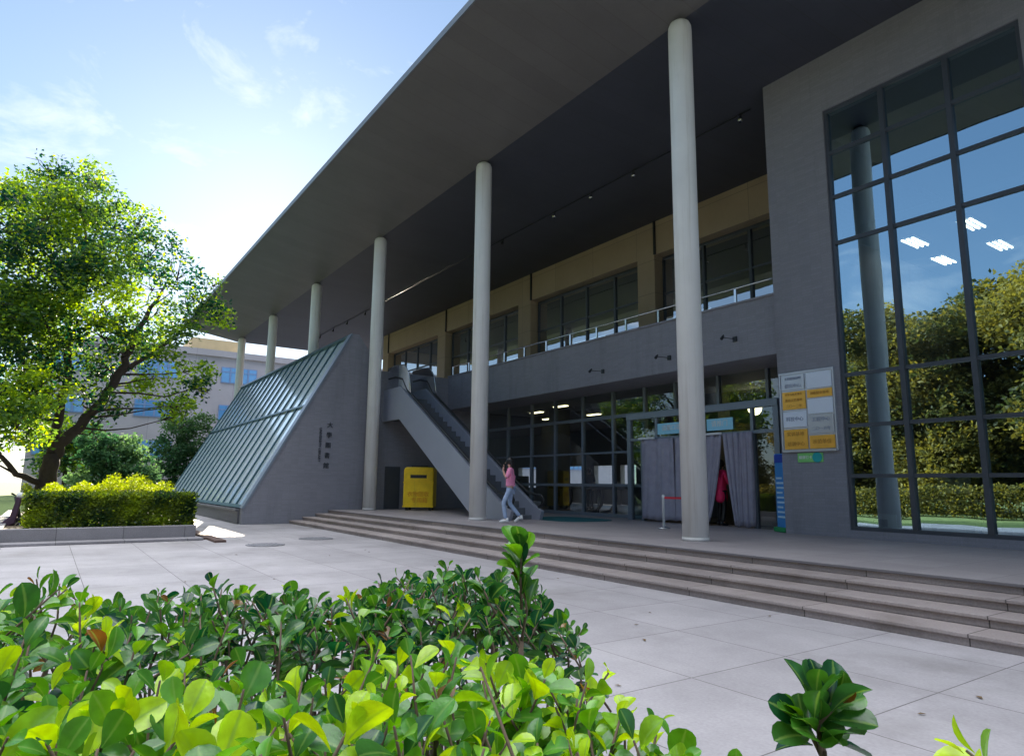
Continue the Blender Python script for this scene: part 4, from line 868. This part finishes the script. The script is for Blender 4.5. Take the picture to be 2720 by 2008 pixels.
g = MB(); g.prism([(y + .42, .32), (y + .50, .9), (y + .40, .98), (y + .30, .5), (y + .1, .30), (y - .35, .30), (y - .45, .25), (y + .2, .2)], 'x', x - .13, x + .13); g.build('leg_shield', mat('dark_purple_paint', (.05, .02, .05), .3), SC, bevel=.03)
g = MB(); g.prism([(y - .15, .32), (y - .12, .62), (y - .7, .66), (y - .78, .50), (y - .45, .34)], 'x', x - .12, x + .12); g.build('rear_body', mat('dark_purple_panel', (.05, .02, .05), .3), SC, bevel=.04)
g = MB(); g.box(x - .12, x + .12, y - .68, y - .10, .66, .74); g.build('seat', 'black', SC, bevel=.03)
g = MB(); g.tube([(x - .28, y + .28, 1.05), (x, y + .36, 1.0), (x + .28, y + .28, 1.05)], .016, 8); g.build('handlebar', 'black', SC)
g = MB(); g.lathe([(.02, .92), (.07, .94), (.085, 1.0), (.07, 1.06), (.02, 1.08)], (x + .02, y + .46), 16); g.build('headlight', 'white', SC)

# ------------------------------------------------------------------ people
def skin_mesh(name, pts, edges, rads, mats, parent, sub=2, root=0, loc=(0, 0, 0), rz=0):
    me = bpy.data.meshes.new(name); ca, sa = math.cos(rz), math.sin(rz)
    me.from_pydata([(loc[0] + p[0] * ca - p[1] * sa, loc[1] + p[0] * sa + p[1] * ca, loc[2] + p[2]) for p in pts], edges, [])
    o = bpy.data.objects.new(name, me); col.objects.link(o)
    o.modifiers.new('skin', 'SKIN'); 
    bm = bmesh.new(); bm.from_mesh(me); ly = bm.verts.layers.skin.verify(); bm.verts.ensure_lookup_table()
    for i, v in enumerate(bm.verts):
        r_ = rads[i]; v[ly].radius = r_ if hasattr(r_, '__len__') else (r_, r_); v[ly].use_root = (i == root)
    bm.to_mesh(me); bm.free()
    s = o.modifiers.new('sub', 'SUBSURF'); s.levels = sub; s.render_levels = sub
    dg = bpy.context.evaluated_depsgraph_get(); me2 = bpy.data.meshes.new_from_object(o.evaluated_get(dg)); bpy.data.objects.remove(o)
    me2.materials.clear(); me2.materials.append(mats)
    for p in me2.polygons: p.use_smooth = True
    o2 = bpy.data.objects.new(name, me2); col.objects.link(o2)
    if parent: o2.parent = parent; o2.matrix_parent_inverse = parent_inv(parent)
    return o2
skin_m = mat('skin', (.55, .33, .24), .55); hair_m = mat('black_hair', (.012, .010, .010), .45)
def ellipsoid(g, c, r, seg=16, rings=10, mi=0, rot=None):
    v = []; f = []
    for i in range(rings + 1):
        th = math.pi * i / rings
        for j in range(seg):
            a = 2 * math.pi * j / seg; q = Vector((r[0] * math.sin(th) * math.cos(a), r[1] * math.sin(th) * math.sin(a), r[2] * math.cos(th)))
            v.append(Vector(c) + (rot @ q if rot else q))
    for i in range(rings):
        for j in range(seg): f.append((i * seg + j, (i + 1) * seg + j, (i + 1) * seg + (j + 1) % seg, i * seg + (j + 1) % seg))
    g.add(v, f, mi, smooth=True)
def person(label, loc, rz, H, pose, shirt, pants, shoe, hair_len=.1, coat=False):
    """local frame: faces +X; pose dict gives joints"""
    t = thing('person', label, 'person', loc); s = H / 1.7; ca, sa = math.cos(rz), math.sin(rz)
    J = {k: (v[0] * s, v[1] * s, v[2] * s) for k, v in pose.items()}
    names = ['pel', 'sp', 'ch', 'nk', 'hd0', 'hd1', 'hd2', 'lsh', 'lel', 'lwr', 'lha', 'rsh', 'rel', 'rwr', 'rha', 'lhp', 'lkn', 'lan', 'lto', 'rhp', 'rkn', 'ran', 'rto']
    rr = dict(pel=(.095, .12), sp=(.085, .11), ch=(.095, .135), nk=.052, hd0=.065, hd1=(.092, .078), hd2=.07, lsh=.052, lel=.038, lwr=.027, lha=.030, rsh=.052, rel=.038, rwr=.027, rha=.030, lhp=.082, lkn=.056, lan=.038, lto=.032, rhp=.082, rkn=.056, ran=.038, rto=.032)
    E_ = [('pel', 'sp'), ('sp', 'ch'), ('ch', 'nk'), ('nk', 'hd0'), ('hd0', 'hd1'), ('hd1', 'hd2'), ('ch', 'lsh'), ('lsh', 'lel'), ('lel', 'lwr'), ('lwr', 'lha'), ('ch', 'rsh'), ('rsh', 'rel'), ('rel', 'rwr'), ('rwr', 'rha'), ('pel', 'lhp'), ('lhp', 'lkn'), ('lkn', 'lan'), ('lan', 'lto'), ('pel', 'rhp'), ('rhp', 'rkn'), ('rkn', 'ran'), ('ran', 'rto')]
    def go(nm, keys, edges, scale, m, over={}):
        idx = {k: i for i, k in enumerate(keys)}
        rad = []
        for k in keys:
            r_ = over.get(k, rr.get(k, .05)); rad.append(tuple(q * s * scale for q in (r_ if hasattr(r_, '__len__') else (r_, r_))))
        return skin_mesh(nm, [J[k] for k in keys], [(idx[a], idx[b]) for a, b in edges], rad, m, t, 2, 0, loc, rz)
    body = go('body', names, E_, .9, skin_m)
    # fingers: five short chains from each hand
    for h, wv in (('lha', 'lwr'), ('rha', 'rwr')):
        p = Vector(J[h]); d_ = (p - Vector(J[wv])).normalized(); sd = d_.cross(Vector((1, 0, 0.01))).normalized(); u_ = sd.cross(d_)
        g = MB()
        for k in range(5):
            o_ = (k - 2) * .016 * s; ln = (.055, .07, .075, .068, .05)[k] * s; b0 = p + sd * o_; tip = b0 + d_ * ln * .8 + u_ * ln * .45; m1 = b0 + d_ * ln * .55
            if k == 0: b0 = p - d_ * .03 * s + sd * o_; m1 = b0 + sd * -.03 * s + d_ * .02 * s; tip = m1 + d_ * .03 * s
            g.tube([b0, m1, tip], [.0085 * s, .008 * s, .006 * s], 6)
        g.v = [(loc[0] + q[0] * ca - q[1] * sa, loc[1] + q[0] * sa + q[1] * ca, loc[2] + q[2]) for q in g.v]; g.build('hand', skin_m, t)
    tk = ['sp', 'pel', 'ch', 'nk', 'lsh', 'rsh', 'lel', 'rel']; te = [('pel', 'sp'), ('sp', 'ch'), ('ch', 'nk'), ('ch', 'lsh'), ('ch', 'rsh'), ('lsh', 'lel'), ('rsh', 'rel')]
    if coat: tk += ['lwr', 'rwr', 'hem']; te += [('lel', 'lwr'), ('rel', 'rwr'), ('pel', 'hem')]; J['hem'] = (0, 0, J['pel'][2] - .38 * s)
    go('coat' if coat else 'shirt', tk, te, 1.08, shirt, dict(ch=(.108, .15), nk=.07, lsh=.066, rsh=.066, lel=.048, rel=.048, hem=(.15, .19), sp=(.12, .15) if coat else (.105, .13), pel=(.14, .17) if coat else (.12, .145)))
    go('trousers', ['pel', 'lhp', 'lkn', 'lan', 'rhp', 'rkn', 'ran'], [('pel', 'lhp'), ('lhp', 'lkn'), ('lkn', 'lan'), ('pel', 'rhp'), ('rhp', 'rkn'), ('rkn', 'ran')], 1.06, pants, dict(lan=.05, ran=.05, pel=(.115, .135), lhp=.078, rhp=.078, lkn=.06, rkn=.06))
    for a, b in (('lan', 'lto'), ('ran', 'rto')):
        g = MB(); A_ = Vector(J[a]); B_ = Vector(J[b]); dd = (B_ - A_); dd.z = 0; dd.normalize()
        g.tube([A_ + Vector((0, 0, .03 * s)) - dd * .02 * s, A_ - dd * .055 * s + Vector((0, 0, -.04 * s)), A_ + dd * .03 * s + Vector((0, 0, -.035 * s)), B_ + Vector((0, 0, .012 * s)), B_ + dd * .05 * s + Vector((0, 0, .005 * s))], [.042 * s, .045 * s, .045 * s, .04 * s, .022 * s], 12)
        zmin = min(q[2] for q in g.v); g.v = [(loc[0] + q[0] * ca - q[1] * sa, loc[1] + q[0] * sa + q[1] * ca, loc[2] + q[2]) for q in g.v]; g.build('shoe', shoe, t)
    h = Vector(J['hd1']); g = MB(); ellipsoid(g, h + Vector((-.022, 0, .025)) * s, (.105 * s, .088 * s, .115 * s))
    if hair_len > .1: ellipsoid(g, h + Vector((-.075, 0, -.09)) * s, (.05 * s, .075 * s, hair_len * s))
    g.v = [(loc[0] + q[0] * ca - q[1] * sa, loc[1] + q[0] * sa + q[1] * ca, loc[2] + q[2]) for q in g.v]; g.build('hair', hair_m, t)
    g = MB()
    g.tube([h + Vector((.085, 0, .0)) * s, h + Vector((.112, 0, -.03)) * s], [.010 * s, .015 * s], 6)
    g.v = [(loc[0] + q[0] * ca - q[1] * sa, loc[1] + q[0] * sa + q[1] * ca, loc[2] + q[2]) for q in g.v]; g.build('nose', skin_m, t)
    g = MB()
    for sy in (-.03, .03): ellipsoid(g, h + Vector((.083, sy, .005)) * s, (.01 * s, .013 * s, .009 * s), 8, 6)
    ellipsoid(g, h + Vector((.080, 0, -.062)) * s, (.012 * s, .022 * s, .006 * s), 8, 6)
    g.v = [(loc[0] + q[0] * ca - q[1] * sa, loc[1] + q[0] * sa + q[1] * ca, loc[2] + q[2]) for q in g.v]; g.build('face_marks', hair_m, t)
    return t
walk = dict(pel=(0, 0, .95), sp=(.0, 0, 1.12), ch=(-.01, 0, 1.32), nk=(.01, 0, 1.45), hd0=(.03, 0, 1.52), hd1=(.04, 0, 1.59), hd2=(.035, 0, 1.66),
            lsh=(-.01, .16, 1.38), lel=(.08, .20, 1.17), lwr=(.19, .12, 1.38), lha=(.17, .09, 1.47),
            rsh=(-.01, -.16, 1.38), rel=(.05, -.19, 1.12), rwr=(.20, -.12, 1.26), rha=(.20, -.08, 1.33),
            lhp=(.0, .07, .88), lkn=(.17, .09, .52), lan=(.10, .09, .10), lto=(.22, .09, .03),
            rhp=(.0, -.07, .88), rkn=(.03, -.09, .50), ran=(-.25, -.09, .17), rto=(-.14, -.09, .04))
pink = mat('pink_knit', (.90, .30, .50), .8, noise=.12, nscale=12, bump=1, bscale=14); denim = mat('pale_denim', (.36, .46, .66), .8, noise=.2, nscale=10, bump=1, bscale=12); magenta = mat('magenta_coat', (.80, .02, .12), .7, noise=.1)
person('person in pink top and pale jeans walking left holding a phone to the face', (-14.12, 9.72, T0), R(226), 1.62, walk, pink, denim, M['white'], .14)
g = MB(); g.box(-.004, .004, -.036, .036, -.075, .075)
ph = g.build('mobile_phone', 'black'); a = R(226); lp = (.205, .055, 1.45); s_ = 1.62 / 1.7
ph.location = (-14.12 + (lp[0] * math.cos(a) - lp[1] * math.sin(a)) * s_, 9.72 + (lp[0] * math.sin(a) + lp[1] * math.cos(a)) * s_, T0 + lp[2] * s_); ph.rotation_euler = (0, R(-8), a + .3)
tag(ph, 'black phone held up by the walking person in pink', 'phone')
stand = dict(walk); stand.update(lkn=(.03, .09, .50), lan=(.0, .09, .09), lto=(.12, .09, .03), rkn=(.02, -.09, .50), ran=(-.06, -.09, .09), rto=(.06, -.09, .03), lel=(.02, .22, 1.12), lwr=(.10, .20, .90), lha=(.12, .19, .83), rel=(.05, -.22, 1.12), rwr=(.2, -.16, 1.05), rha=(.26, -.14, 1.06))
person('person in long magenta coat stepping through the gap in the entrance curtains', (-10.98, 14.0, T0), R(80), 1.62, stand, magenta, M['black'], M['black'], .12, coat=True)
person('person in dark clothes with an orange collar sitting far inside the lobby', (-20.3, 17.8, T0 + .02), R(-60), 1.62, stand, mat('dark_jacket', (.03, .03, .04), .8), M['black'], M['black'], .1)
bpy.context.view_layer.update()
